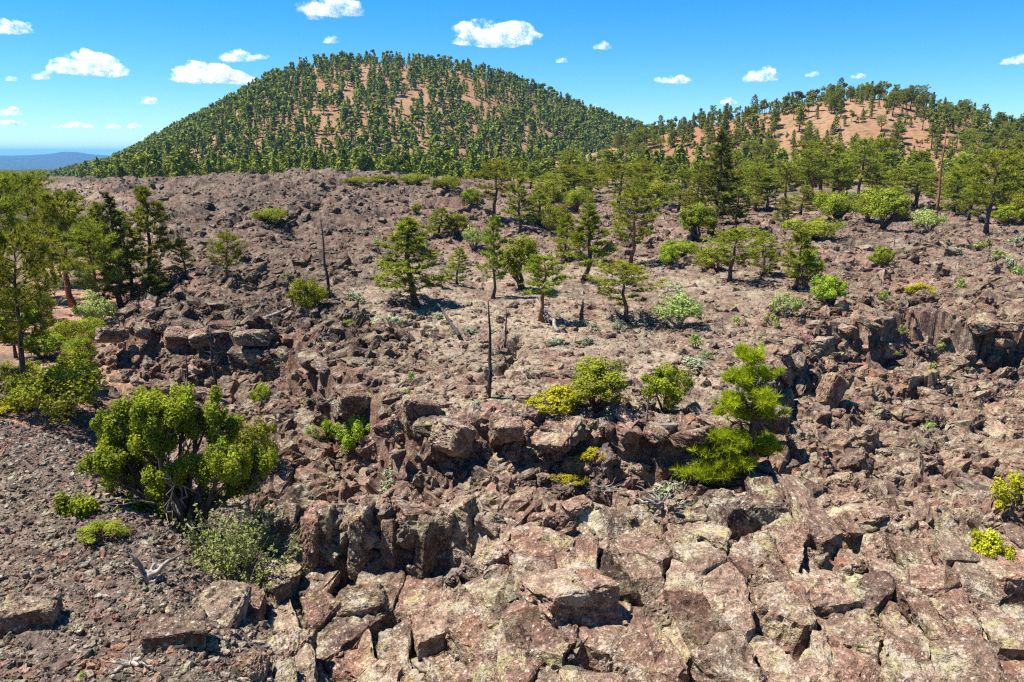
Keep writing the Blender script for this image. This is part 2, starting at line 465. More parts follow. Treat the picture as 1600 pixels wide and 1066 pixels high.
col = lerp3(col, (0.084, 0.057, 0.043), sstep(0.0, 0.35, nC) * K['plate'] * (1 - K['smooth']))      # greyer lava
col = lerp3(col, (0.084, 0.057, 0.043), sstep(-0.02, -0.18, K['az']) * K['plate'] * 0.75)
col = lerp3(col, (0.24, 0.192, 0.140), K['smooth'] * sstep(-0.35, 0.15, nB + 0.4 * nA) * 0.9)    # ash and dry grass on the plateau
col = lerp3(col, (0.24, 0.192, 0.140), K['plate'] * (1 - K['smooth']) * sstep(0.15, 0.45, nB) * sstep(-0.05, 0.1, K['az']) * 0.7)
col = lerp3(col, (0.205, 0.146, 0.106), K['fore'] * 0.8)
col = lerp3(col, (0.155, 0.115, 0.090), K['talus'] * 0.6)
col = lerp3(col, (0.125, 0.096, 0.078), K['gravel'])
col = lerp3(col, (0.22, 0.12, 0.08), K['gravel'] * sstep(0.1, 0.4, nA + 0.4 * nB))
col = lerp3(col, (0.31, 0.195, 0.125), K['sand'] * sstep(-0.5, 0.2, nB + nA))
col = lerp3(col, (0.15, 0.066, 0.044), np.exp(-((K['sd'] + 1.0) / 1.6) ** 2) * sstep(-17, -14, X) * sstep(-3, -6, X) * sstep(24, 28, Y) * 0.8)
col = lerp3(col, (0.05, 0.06, 0.03), K['sand'] * sstep(70, 110, Y))
idv = 0.72 + 0.56 * (0.5 * K['id1'] + 0.3 * K['id2'] + 0.2 * K['id3'])
idv = idv * (1 - K['sand']) + K['sand']
col = col * idv[:, None]
lich = np.clip(0.25 + 0.5 * K['fore'] + 0.25 * K['talus'] + 0.1 * K['smooth'] - 0.25 * K['gravel'] - K['sand'], 0, 1)
idx = np.arange(NR * NC).reshape(NR, NC)
Fq = np.stack([idx[:-1, :-1], idx[:-1, 1:], idx[1:, 1:], idx[1:, :-1]], -1).reshape(-1, 4)
me = make_mesh('lava_field', np.stack([X, Y, Z], 1), Fq, M['ground'],
               {'tint': ('FLOAT_COLOR', np.hstack([col, np.ones((len(X), 1))])), 'lichen': ('FLOAT', lich)}, smooth=False)
lava = add('lava_field', me, kind='structure')
HZ = Z.reshape(NR, NC)
def ground_z(x, y):
    """height of the built sheet at (x, y)"""
    x = np.asarray(x, float); y = np.asarray(y, float)
    r = y - AY
    a = np.arctan2(x, r)
    fi = np.interp(r, rows, np.arange(NR)); fj = (a - ang[0]) / (ang[-1] - ang[0]) * (NC - 1)
    i = np.clip(fi.astype(int), 0, NR - 2); j = np.clip(fj.astype(int), 0, NC - 2)
    u, v = np.clip(fi - i, 0, 1), np.clip(fj - j, 0, 1)
    return (HZ[i, j] * (1 - v) + HZ[i, j + 1] * v) * (1 - u) + (HZ[i + 1, j] * (1 - v) + HZ[i + 1, j + 1] * v) * u
def at(px, py, sink=0.0):
    d = ray(px, py)
    X, Y, Z = d[0] * _ts, d[1] * _ts, d[2] * _ts
    hz = ground_z(X, Y)
    hit = (Z <= hz) & (Y < 455)
    k = int(np.argmax(hit)) if hit.any() else int(np.argmin(np.abs(Y - 440)))
    return Vector((X[k], Y[k], float(hz[k]) - sink))

# ------------------------------------------------------------------ cinder cones, far plain, distant hills
def ridge_hill(name, sil, D, foot, label_noise, wy=1.0, pad=40, base=-32.0, n=(260, 150), mat='cinder'):
    """sil: skyline of the bare ground in pixels at distance D; slopes fall to the front and back"""
    px = np.array([s[0] for s in sil], float); pz = np.array([on_depth(s[0], s[1], D)[1] for s in sil]); pxw = np.array([on_depth(s[0], s[1], D)[0] for s in sil])
    x = np.linspace(pxw[0] - pad, pxw[-1] + pad, n[0])
    P = np.interp(x, pxw, pz)
    kern = np.hanning(11); kern /= kern.sum()
    P = np.convolve(np.pad(P, 5, mode='edge'), kern, 'valid')
    W = foot * wy
    y = np.concatenate([np.linspace(-1.25, 0.15, n[1] - 30), np.linspace(0.18, 1.2, 30)])
    gx, gy = np.meshgrid(x, y)
    H = np.maximum(P - base, 0.5)[None, :]
    width = W * (0.12 + 0.88 * H / H.max())
    t = np.abs(gy)
    g = 1 - np.sqrt(t * t + 0.02) + math.sqrt(0.02)
    g = np.clip(g, 0, 1); g = np.where(g < 0.25, g * g * 2 + 0.125 * (g / 0.25), g)
    yy = D + gy * width
    z = base + H * g + fbm(gx / 60, yy / 60, label_noise, 4) * 3.0 * np.clip(t * 3, 0, 1)
    V = np.stack([gx.ravel(), yy.ravel(), z.ravel()], 1)
    nx, ny = len(x), len(y)
    idx = np.arange(nx * ny).reshape(ny, nx)
    F = np.stack([idx[:-1, :-1], idx[:-1, 1:], idx[1:, 1:], idx[1:, :-1]], -1).reshape(-1, 4)
    o = add(name, make_mesh(name, V, F, M[mat], smooth=True), kind='structure')
    return o, (gx, yy, z, gy)
cone_a, GA = ridge_hill('cinder_cone', [(-120, 306), (60, 300), (140, 276), (200, 258), (260, 230), (330, 192), (400, 156), (455, 124), (500, 107), (560, 101), (640, 104), (700, 108),
                                        (760, 122), (830, 146), (900, 174), (960, 198), (1020, 214), (1100, 235), (1200, 262), (1300, 280)], 900, 420, 301)
cone_b, GB = ridge_hill('cinder_cone', [(820, 262), (900, 246), (980, 226), (1040, 210), (1100, 197), (1150, 186), (1200, 176), (1250, 164), (1300, 156), (1350, 154), (1400, 158), (1440, 170), (1500, 184),
                                        (1560, 203), (1620, 224), (1700, 248), (1850, 268), (2000, 276)], 470, 190, 311)
cone_a['label'] = 'larger wooded cinder cone'; cone_b['label'] = 'smaller cinder cone with bare orange slope'

rd = np.concatenate([np.linspace(150, 1200, 20), np.geomspace(1300, 30000, 90)])
an = np.linspace(R(-70), R(70), 160)
px_, py_ = rd[:, None] * np.sin(an)[None, :], rd[:, None] * np.cos(an)[None, :]
zz = -21 - 130 * sstep(1200, 4500, rd)[:, None] + 25 * fbm(px_ / 1500, py_ / 1500, 401, 4) * sstep(1500, 4000, rd)[:, None]
hx = px_ / np.maximum(py_, 1)
zz = zz + sstep(9000, 14000, rd)[:, None] * (75 * np.exp(-((hx + 0.535) / 0.028) ** 2) + 35 * np.exp(-((hx + 0.58) / 0.10) ** 2) + 70 + 30 * fbm(px_ / 2500, py_ / 2500, 411, 3))
idx = np.arange(len(rd) * len(an)).reshape(len(rd), len(an))
F = np.stack([idx[:-1, :-1], idx[:-1, 1:], idx[1:, 1:], idx[1:, :-1]], -1).reshape(-1, 4)
add('plain', make_mesh('plain', np.stack([px_.ravel(), py_.ravel(), zz.ravel()], 1), F, M['far_wood'], smooth=True), kind='structure')

# ------------------------------------------------------------------ stones
def noise3(p, s):
    return (fbm(p[:, 0] + p[:, 2] * 0.7, p[:, 1] - p[:, 2] * 0.4, s, 3) + fbm(p[:, 1] + 9, p[:, 2] + p[:, 0] * 0.5, s + 5, 3)) * 0.5
def stone_mesh(name, seed, mat, shape=(1, 1, 1), cuts=0, npt=14, boxy=0.75, rough=0.05):
    r = np.random.default_rng(seed)
    bm = bmesh.new()
    pts = []
    for sx in (-1, 1):
        for sy in (-1, 1):
            for sz in (-1, 1):
                p = np.array([sx, sy, sz], float) * (boxy + r.uniform(-0.22, 0.25, 3))
                pts.append(p)
    for k in range(npt - 8):
        d = unit(r.normal(size=3)); pts.append(d * r.uniform(0.95, 1.2))
    for p in pts: bm.verts.new(p * np.array(shape) * 0.72)
    res = bmesh.ops.convex_hull(bm, input=bm.verts)
    junk = [g for g in res['geom_interior'] if isinstance(g, bmesh.types.BMVert)]
    bmesh.ops.delete(bm, geom=junk, context='VERTS')
    bmesh.ops.dissolve_limit(bm, angle_limit=R(14), verts=bm.verts, edges=bm.edges)
    if cuts:
        bmesh.ops.bevel(bm, geom=list(bm.edges), offset=0.06, offset_type='OFFSET', segments=1, affect='EDGES', profile=0.5, clamp_overlap=True)
        bmesh.ops.triangulate(bm, faces=bm.faces)
        for _ in range(cuts + 1):
            long = [e for e in bm.edges if e.calc_length() > 0.085]
            bmesh.ops.subdivide_edges(bm, edges=long, cuts=1)
            bmesh.ops.triangulate(bm, faces=[f for f in bm.faces if len(f.verts) > 3])
        bm.normal_update()
        co = np.array([v.co for v in bm.verts]); no = np.array([v.normal for v in bm.verts])
        cr_ = noise3(co * 3.1 + seed * 1.7, seed + 11)
        dsp = noise3(co * 2.2 + seed, seed) * rough * 2.2 + noise3(co * 7.0 + seed, seed + 3) * rough * 1.3 + noise3(co * 16.0 + seed, seed + 6) * rough * 0.7 - rough * 1.5 * np.clip(1 - np.abs(cr_) * 14, 0, 1)
        co2 = co + no * dsp[:, None]
        for v, c in zip(bm.verts, co2): v.co = c
    else:
        bmesh.ops.triangulate(bm, faces=bm.faces)
    me = bpy.data.meshes.new(name); bm.to_mesh(me); bm.free()
    me.materials.append(mat)
    return me
big_stones = [stone_mesh('rock', 500 + k, M['rock'], s, 3, 13) for k, s in enumerate(
    [(1, 1, .8), (1.2, .8, .7), (.8, 1.1, 1), (1.4, .8, .8), (1, .7, 1.2), (1.1, 1.1, .6), (.9, .9, 1), (1.3, 1, .7), (1, 1.3, .75), (1.5, .75, .65)])]
columns = [stone_mesh('rock', 560 + k, M['rock'], (0.62, 0.8, 1.9), 3, 9, 0.85, 0.05) for k in range(4)]
small_stones = []
stone_col = bpy.data.collections.new('stone_kinds')
for k in range(14):
    s = [(1, 1, .7), (1.3, .8, .7), (.9, 1.1, .9), (1.1, .8, .55), (1, 1, 1), (1.4, .7, .7), (1, .75, .8)][k % 7]
    o = bpy.data.objects.new('stone', stone_mesh('stone', 600 + k, M['rubble'], s, 1, 13, 0.72, 0.085))
    stone_col.objects.link(o); small_stones.append(o)

def instancer(name, pts, rot, scl, ind, coll, attrs, parent=None, kind='stuff'):
    A = {'rot': ('FLOAT_VECTOR', rot), 'scl': ('FLOAT_VECTOR', scl), 'ind': ('INT', ind)}
    A.update(attrs)
    me = bpy.data.meshes.new(name)
    me.vertices.add(len(pts)); me.vertices.foreach_set('co', np.ascontiguousarray(pts, np.float32).ravel())
    for an, (typ, arr) in A.items():
        a = me.attributes.new(an, typ, 'POINT')
        a.data.foreach_set({'FLOAT': 'value', 'INT': 'value', 'FLOAT_VECTOR': 'vector', 'FLOAT_COLOR': 'color'}[typ], np.ascontiguousarray(arr, np.int32 if typ == 'INT' else np.float32).ravel())
    o = add(name, me, parent=parent, kind=kind)
    ng = bpy.data.node_groups.new(name, 'GeometryNodeTree')
    ng.interface.new_socket('Geometry', in_out='INPUT', socket_type='NodeSocketGeometry')
    ng.interface.new_socket('Geometry', in_out='OUTPUT', socket_type='NodeSocketGeometry')
    N, L = ng.nodes, ng.links
    gi, go = N.new('NodeGroupInput'), N.new('NodeGroupOutput')
    ip = N.new('GeometryNodeInstanceOnPoints'); ci = N.new('GeometryNodeCollectionInfo')
    ci.inputs['Collection'].default_value = coll; ci.inputs['Separate Children'].default_value = True; ci.inputs['Reset Children'].default_value = True
    def named(n, t):
        a = N.new('GeometryNodeInputNamedAttribute'); a.data_type = t; a.inputs['Name'].default_value = n
        return [x for x in a.outputs if x.enabled][0]
    e2r = N.new('FunctionNodeEulerToRotation')
    L.new(named('rot', 'FLOAT_VECTOR'), e2r.inputs[0])
    L.new(gi.outputs[0], ip.inputs['Points']); L.new(ci.outputs[0], ip.inputs['Instance'])
    ip.inputs['Pick Instance'].default_value = True
    L.new(named('ind', 'INT'), ip.inputs['Instance Index']); L.new(e2r.outputs[0], ip.inputs['Rotation']); L.new(named('scl', 'FLOAT_VECTOR'), ip.inputs['Scale'])
    L.new(ip.outputs[0], go.inputs[0])
    md = o.modifiers.new('stones', 'NODES'); md.node_group = ng
    return o

# rubble: size and number follow what the ground is made of
def scatter_rubble(n, rmin, rmax, seed):
    r = np.random.default_rng(seed)
    rad = rmin * (rmax / rmin) ** r.random(n)
    a = r.uniform(R(-41), R(41), n)
    x, y = rad * np.tan(a), rad + AY
    _, k = terrain(x, y, False)
    return r, x, y, k
PT, SC, TI = [], [], []
for n, r0, r1, seed in ((36000, 19, 62, 1), (34000, 40, 200, 2)):
    r, x, y, k = scatter_rubble(n, r0, r1, seed)
    d = np.hypot(x, y)
    u = r.random(n)
    pw = 0.62 * u ** -0.72
    size = (0.04 * k['gravel'] * np.minimum(pw, 3.0) + 0.16 * k['talus'] * np.minimum(pw, 5.5) + 0.10 * k['fore'] * np.minimum(pw, 4.0)
            + k['plate'] * (0.13 + 0.05 * (1 - k['smooth'])) * np.minimum(pw, 5.0) * (1 - 0.4 * k['smooth']) + 0.05 * k['sand'])
    size = np.maximum(size, d * 0.0017)
    keep = r.random(n) < (k['talus'] + 0.35 * k['fore'] + k['gravel'] + k['plate'] * (0.75 - 0.35 * k['smooth']) + 0.05 * k['sand'])
    keep &= (size < 0.16 * d)
    x, y, size = x[keep], y[keep], size[keep]
    k = {q: v[keep] for q, v in k.items()}
    z = ground_z(x, y) - size * 0.05
    PT.append(np.stack([x, y, z], 1)); SC.append(size)
    base = np.tile(np.array([0.142, 0.096, 0.071]), (len(x), 1))
    base = lerp3(base, (0.090, 0.062, 0.047), sstep(0.0, -0.25, x / np.maximum(y, 1)) * k['plate'])
    base = lerp3(base, (0.19, 0.148, 0.108), k['smooth'] * 0.6)
    base = lerp3(base, (0.22, 0.162, 0.125), k['fore'] * 0.7)
    base = lerp3(base, (0.165, 0.122, 0.094), k['talus'] * 0.6)
    base = lerp3(base, (0.15, 0.130, 0.108), k['gravel'])
    TI.append(base)
# a dense carpet of small stones on the gravel mound
r = np.random.default_rng(9)
n = 30000
x = r.uniform(-19, -2.5, n); y = r.uniform(8, 27, n)
k = terrain(x, y, False)[1]
keep = (r.random(n) < k['gravel'] * 1.0) & (np.abs(x) < (y - AY) * 0.9)
x, y = x[keep], y[keep]
size = 0.030 * np.minimum(r.random(len(x)) ** -0.5, 3.5)
PT.append(np.stack([x, y, ground_z(x, y)], 1)); SC.append(size)
g = r.random(len(x))[:, None]
TI.append(np.where(g < 0.6, np.array([[0.21, 0.185, 0.155]]), np.where(g < 0.85, np.array([[0.21, 0.13, 0.10]]), np.array([[0.09, 0.075, 0.065]]))))
i = r.integers(3, len(EDGE) - 2, 2600); f = r.random((2600, 1))
q = EDGE[i] * (1 - f) + EDGE[i + 1] * f; e_ = EDGE[i + 1] - EDGE[i]
q = q + np.stack([e_[:, 1], -e_[:, 0]], 1) / np.linalg.norm(e_, axis=1)[:, None] * r.normal(0.8, 1.0, (2600, 1))
PT.append(np.column_stack([q, ground_z(q[:, 0], q[:, 1]) - 0.02])); SC.append(0.13 * np.minimum(r.random(2600) ** -0.6, 4.5))
TI.append(np.where(r.random((2600, 1)) < 0.5, np.array([[0.22, 0.15, 0.12]]), np.array([[0.14, 0.105, 0.09]])))
PT = np.vstack(PT); SC = np.concatenate(SC); TI = np.vstack(TI)
r = np.random.default_rng(10)
n = len(PT)
scl = SC[:, None] * np.stack([r.uniform(.8, 1.3, n), r.uniform(.75, 1.1, n), r.uniform(.6, 1.05, n)], 1) * 1.25
instancer('lava_rubble', PT, np.stack([r.normal(0, .5, n), r.normal(0, .5, n), r.uniform(0, 6.28, n)], 1), scl, r.integers(0, len(small_stones), n), stone_col,
          {'tint': ('FLOAT_COLOR', np.hstack([TI, np.ones((n, 1))]))}, parent=lava)

# the 300 stones that show largest, each a piece of the flow
r = np.random.default_rng(12)
placed = []
def put_rock(p, size, rot, me, sx=1.0, sy=1.0, sz=1.0):
    add('rock', me, parent=lava, loc=p, rot=rot, scale=(size * sx, size * sy, size * sz))
    placed.append((p[0], p[1], size))
for k in range(10):                                             # the row of upright columns in the ledge
    x = -5.35 + k * 0.46 + r.uniform(-.12, .12)
    y = 18.15 + 0.05 * x + r.normal(0, .18)
    put_rock((x, y, -9.22 + r.normal(0, .13)), 0.68, (r.uniform(-.25, .0), r.normal(0, .09), r.normal(0, .3)), columns[(k * 3 + k // 4) % 4], r.uniform(.65, 1.25), r.uniform(.8, 1.2), r.uniform(.8, 1.05))
E_ = EDGE[7:-1]
for k in range(40):                                             # slabs along the broken rim
    i = r.integers(0, len(E_) - 1); f = r.random()
    q = E_[i] * (1 - f) + E_[i + 1] * f
    ed = E_[i + 1] - E_[i]; nrm = np.array([ed[1], -ed[0]]) / np.hypot(*ed)
    q = q + nrm * r.uniform(-0.1, 1.0)
    if not -24 < q[0] < 32: continue
    top = terrain(np.array([q[0] - nrm[0] * 1.5]), np.array([q[1] - nrm[1] * 1.5]), False)[0][0]
    size = r.uniform(0.4, 1.15)
    put_rock((q[0], q[1], top - size * 0.24), size * 1.15, (r.normal(0, .22), r.normal(0, .22), math.atan2(ed[1], ed[0]) + r.normal(0, .7)), big_stones[r.integers(0, 10)], r.uniform(.8, 1.3), 1.0, r.uniform(.55, 1.0))
def clip_poly(P, nx, ny, d):
    out = []
    for a, b in zip(P, P[1:] + P[:1]):
        da, db = a[0] * nx + a[1] * ny - d, b[0] * nx + b[1] * ny - d
        if da <= 0: out.append(a)
        if (da < 0 < db) or (db < 0 < da):
            f = da / (da - db); out.append((a[0] + (b[0] - a[0]) * f, a[1] + (b[1] - a[1]) * f))
    return out
SX, SY = 0.78, 1.22
seeds = []
for i in range(-9, 22):
    for j in range(9, 16):
        seeds.append((i + r.uniform(-.42, .42) + 0.5 * (j % 2), j + r.uniform(-.4, .4)))
seeds = np.array(seeds); seeds = seeds[r.random(len(seeds)) > 0.20]
slab_n = 0
for a in range(len(seeds)):
    u0, v0 = seeds[a]
    cx, cy = u0 * SX, v0 * SY
    if slab_n >= 175 or not (-6.6 < cx < 14.5 and 12.2 < cy < 18.2) or abs(cx) > cy * 0.85 or r.random() < 0.05: continue
    if -5.6 < cx < -1.2 and cy > 17.3: continue
    if cx < -4.6 and cy < 15.5 and r.random() < 0.5: continue
    poly = [(u0 - 1.5, v0 - 1.5), (u0 + 1.5, v0 - 1.5), (u0 + 1.5, v0 + 1.5), (u0 - 1.5, v0 + 1.5)]
    for b in np.argsort(((seeds - seeds[a]) ** 2).sum(1))[1:15]:
        dx, dy = seeds[b] - seeds[a]; ln = math.hypot(dx, dy)
        hb = math.sin((a + b) * 12.9898 + a * b * 0.7) * 43758.5453; hb -= math.floor(hb)
        g = 0.004 + 0.022 * hb ** 2 + (0.11 if hb > 0.90 else 0)
        poly = clip_poly(poly, dx / ln, dy / ln, (dx * (u0 + dx / 2) + dy * (v0 + dy / 2)) / ln - g)
    if len(poly) < 3: continue
    P2 = np.array(poly) * np.array([SX, SY])
    c = P2.mean(0)
    z0 = terrain(np.array([c[0]]), np.array([c[1]]), False)[0][0] + r.normal(0.02, 0.075) + (r.uniform(.1, .3) if r.random() < .12 else 0)
    tx, ty = r.normal(0, 0.10), r.normal(0.17, 0.09)
    zt = lambda p: z0 + tx * (p[0] - c[0]) + ty * (p[1] - c[1])
    bm = bmesh.new()
    rings = []
    for f, dz in ((1.02, -1.7), (1.0, -0.75), (0.995, -0.05), (0.92, 0.0)):
        ring = []
        for p in P2:
            q = c + (p - c) * f + (r.normal(0, 0.035, 2) if dz > -1 else 0)
            ring.append(bm.verts.new((q[0], q[1], zt(q) + dz)))
        rings.append(ring)
    K_ = len(P2)
    for ra, rb in zip(rings, rings[1:]):
        for k in range(K_): bm.faces.new((ra[k], ra[(k + 1) % K_], rb[(k + 1) % K_], rb[k]))
    bm.faces.new(rings[-1])
    if r.random() < 0.5:                                        # spall a corner or split the top with an oblique break
        nn = Vector((r.normal(), r.normal() - 0.5, r.uniform(0.5, 1.4))).normalized()
        res = bmesh.ops.bisect_plane(bm, geom=bm.verts[:] + bm.edges[:] + bm.faces[:], plane_co=(c[0] + nn.x * 0.3, c[1] + nn.y * 0.3, z0 - 0.05), plane_no=nn, clear_outer=True)
        hull = bmesh.ops.convex_hull(bm, input=bm.verts)
        bmesh.ops.delete(bm, geom=list({g for g in hull['geom_interior'] + hull['geom_unused'] if isinstance(g, bmesh.types.BMVert)}), context='VERTS')
    bmesh.ops.triangulate(bm, faces=bm.faces)
    for lim in (0.55, 0.30, 0.20, 0.13):
        es = [e for e in bm.edges if e.calc_length() > lim and max(v.co.z for v in e.verts) > z0 - 0.9]
        if es: bmesh.ops.subdivide_edges(bm, edges=es, cuts=1)
        bmesh.ops.triangulate(bm, faces=[f for f in bm.faces if len(f.verts) > 3])
    bm.normal_update()
    co = np.array([v.co for v in bm.verts]); no = np.array([v.normal for v in bm.verts])
    cr_ = noise3(co * 1.9 + 3, 801)
    dsp = noise3(co * 1.4, 811) * 0.15 + noise3(co * 4.3, 821) * 0.085 + noise3(co * 11.0, 831) * 0.045 - 0.07 * np.clip(1 - np.abs(cr_) * 16, 0, 1)
    co = co + no * dsp[:, None]
    org = np.array([c[0], c[1], z0])
    for v, q in zip(bm.verts, co - org): v.co = q
    me = bpy.data.meshes.new('rock'); bm.to_mesh(me); bm.free(); me.materials.append(M['rock'])
    add('rock', me, parent=lava, loc=org)
    slab_n += 1
tries = 0
placed_goal = 300 - slab_n
while len(placed) < placed_goal and tries < 6000:
    tries += 1
    if tries < 4000:
        px, py = r.uniform(330, 1640), r.uniform(770, 1085)
        if px < 420 + (900 - py) * 0.5 and r.random() < 0.85: continue
        if 430 < px < 720 and 770 < py < 905: continue
        size = r.uniform(0.25, 0.7)
        limit = 190
    else:
        px, py = r.uniform(1180, 1640), r.uniform(540, 790)
        size = r.uniform(0.35, 0.85)
    if tries < 4000 and len(placed) > 85: tries = 4000; continue
    p = at(px, py)
    if any((p.x - q[0]) ** 2 + (p.y - q[1]) ** 2 < (0.52 * (size + q[2])) ** 2 for q in placed): continue
    fore = py > 770
    put_rock((p.x, p.y, p.z - size * (0.18 if fore else 0.05)), size * 1.15, (r.normal(0, .28), r.normal(0, .28), r.uniform(0, 6.28)), big_stones[r.integers(0, len(big_stones))],
             r.uniform(.85, 1.35), r.uniform(.85, 1.15), r.uniform(.75, 1.1))

def boulder(px, py, wpx, hpx, k, label, rot=(0, 0, 0), deep=0.7):
    p = at(px, py); dep = p.y * CP - p.z * SP
    W, H = wpx * dep / F_PX, hpx * dep / F_PX
    m = big_stones[k]; dx = np.array([v.co for v in m.vertices]); ext = dx.max(0) - dx.min(0)
    add('boulder', m, loc=(p.x, p.y + W * deep * 0.3, p.z + H * 0.2), rot=rot, scale=(W / ext[0], W * deep / ext[1], H / ext[2]), label=label, cat='boulder')
for a in ((40, 985, 92, 58, 5, 'dark flat-topped block half sunk in the gravel near the bottom corner', (0.05, 0.02, 0.2)),
          (1170, 850, 130, 85, 1, 'reddish angular block just below the bright young pine', (-0.1, 0.1, 0.3)),
          (890, 985, 150, 105, 6, 'largest rounded lichen-spotted boulder in the front row', (-0.2, 0.05, 0.4), 0.8),
          (785, 895, 80, 50, 7, 'yellow-lichened block wedged behind the largest rounded boulder', (0.1, -0.2, 0.2)),
          (1040, 1000, 110, 80, 2, 'pale rounded boulder beside the largest rounded one', (0.1, 0.2, 0.9)),
          (655, 675, 62, 70, 4, 'red-brown upright block at the lower end of the rift', (0.1, 0.1, 0.2)),
          (405, 590, 110, 70, 3, 'tan slab standing beside the red rift below the fallen log', (-0.15, 0.1, -0.2)),
          (1296, 640, 40, 80, 4, 'long pale slab leaning upright in the boulder slope', (0.1, 0.35, 0.4)),
          (1425, 610, 60, 40, 0, 'lichened boulder in the slope beside the thin black stem', (0.2, 0.1, 0.5)),
          (560, 985, 95, 80, 8, 'overhanging block with a shaded hollow under it in the front row', (0.15, -0.1, 0.1)),
          (270, 1010, 100, 40, 5, 'flat reddish slab lying on the gravel by the bleached branch', (0.0, 0.1, 0.3)),
          (215, 690, 70, 34, 9, 'grey angular stone between the gravel crest and the large juniper', (0.1, 0.0, 0.2))):
    boulder(*a)

# ------------------------------------------------------------------ plants: shape builders (unit sizes in metres)
def needles(centers, axis, length, width, per, r, spread=1.0, tone=None):
    """tufts of thin pointed needles round each centre"""
    n = len(centers)
    c = np.repeat(centers, per, 0); a = np.repeat(axis, per, 0); ln = np.repeat(np.broadcast_to(length, n), per)
    d = unit(a * 0.75 + r.normal(size=c.shape) * 0.62 * spread)
    side = unit(np.cross(d, r.normal(size=c.shape)))
    L_ = (ln * r.uniform(0.6, 1.1, len(c)))[:, None]
    w = L_ * width
    b = c - d * L_ * 0.15
    V = np.stack([b - side * w, b + side * w, c + d * L_], 1).reshape(-1, 3)
    F = np.arange(len(V)).reshape(-1, 3)
    t = np.repeat(np.clip(np.repeat(r.random(n) if tone is None else tone * 0.65 + r.random(n) * 0.35, per) * 0.75 + r.random(len(c)) * 0.3, 0, 1), 3)
    return V, F, t
def scales(centers, normal, size, r, clump=None):
    """small diamond leaf sprays, facing roughly along normal"""
    n = len(centers)
    nm = unit(normal + r.normal(size=(n, 3)) * 0.65)
    u = unit(np.cross(nm, r.normal(size=(n, 3)))); v = np.cross(nm, u)
    s = np.broadcast_to(size, n)[:, None] * r.uniform(0.6, 1.3, (n, 1))
    V = np.stack([centers - u * s * 0.5 - v * s * 0.35, centers + u * s * 0.55 - v * s * 0.2, centers + v * s * 0.75], 1).reshape(-1, 3)
    F = np.arange(len(V)).reshape(-1, 3)
    t = np.clip((clump if clump is not None else r.random(n)) * 0.7 + r.random(n) * 0.35, 0, 1)
    return V, F, np.repeat(t, 3)

def pine(seed, H, bare=0.25, spread=0.24, nb=40, tufts=7, per=12, nl=0.42, nw=0.07, shape='cone', lean=0.0, gap=None, droop=0.0, up=0.6, inner=0.30):
    r = np.random.default_rng(seed)
    n = 9
    zt = np.linspace(0, 1, n)
    bend = np.cumsum(r.normal(0, 0.012, (n, 2)), 0) * H + np.outer(zt ** 1.5, [lean * H, 0])
    bend[0] = 0
    tp = np.column_stack([bend, zt * H])
    r0 = 0.017 * H + 0.035
    tr = r0 * (1 - 0.92 * zt) ** 0.9 + 0.008
    tr[0] *= 1.35
    wood = [tube(tp, tr, 7)]
    cs, ax, ls, bt = [], [], [], []
    for i in range(nb):
        t = bare + (0.985 - bare) * ((i + r.random()) / nb) ** 0.92
        if gap and gap[0] < t < gap[1]: continue
        az = i * 2.399 + r.normal(0, 0.5)
        s = (t - bare) / (1 - bare)
        if shape == 'cone': pf = (1 - s) ** 0.75 * min(1, 0.55 + s * 3.5) + 0.06
        elif shape == 'round': pf = math.sqrt(max(0.02, 1 - ((s - 0.48) / 0.53) ** 2)) * r.uniform(0.7, 1.1)
        elif shape == 'tier': pf = (1.15 if s < 0.4 else 0.85 * (1.08 - s) ** 0.5 * 1.25) * (0.75 + 0.25 * min(1, s * 6))
        elif shape == 'flat': pf = 0.45 + 0.75 * min(1, s * 2.0) * (1 - 0.55 * s)
        else: pf = (1 - s) ** 0.9 + 0.05
        L_ = spread * H * pf * r.uniform(0.55, 1.2)
        st = np.array([np.interp(t, zt, tp[:, 0]), np.interp(t, zt, tp[:, 1]), t * H])
        el = (-0.12 - droop) + up * s + r.normal(0, 0.12)
        d0 = np.array([math.cos(az) * math.cos(el), math.sin(az) * math.cos(el), math.sin(el)])
        q = np.linspace(0, 1, 4)[:, None]
        bp = st + d0 * L_ * q + np.array([0, 0, 1]) * (L_ * 0.22 * q ** 2) + r.normal(0, 0.03, (4, 3)) * L_ * q
        wood.append(tube(bp, np.linspace(max(0.012, r0 * 0.28 * pf), 0.006, 4), 3, False))
        m = max(3, int(tufts * (0.4 + 0.8 * pf)))
        qq = inner + (1.04 - inner) * r.random(m) ** 0.55
        pos = np.stack([np.interp(qq, q[:, 0], bp[:, k]) for k in range(3)], 1)
        lat = np.cross(d0, [0, 0, 1.0])
        pos = pos + lat * (r.normal(0, 0.17, m) * L_ * (0.3 + qq))[:, None] + np.array([0, 0, 1]) * (r.normal(0.03, 0.04, m) * L_)[:, None]
        bt.append(np.full(m, r.random()))
        cs.append(pos); ax.append(np.tile(d0 * 0.5 + np.array([0, 0, 0.75]), (m, 1))); ls.append(np.full(m, nl) * r.uniform(0.8, 1.15, m))
    cs.append(tp[-1:] + np.array([[0, 0, 0.05]])); ax.append(np.array([[0, 0, 1.0]])); ls.append(np.array([nl]))
    bt.append(np.array([0.8]))
    cs, ax, ls = np.vstack(cs), np.vstack(ax), np.concatenate(ls)
    return cat_mesh(wood), needles(cs, ax, ls, nw, per, r, 1.0, np.concatenate(bt))

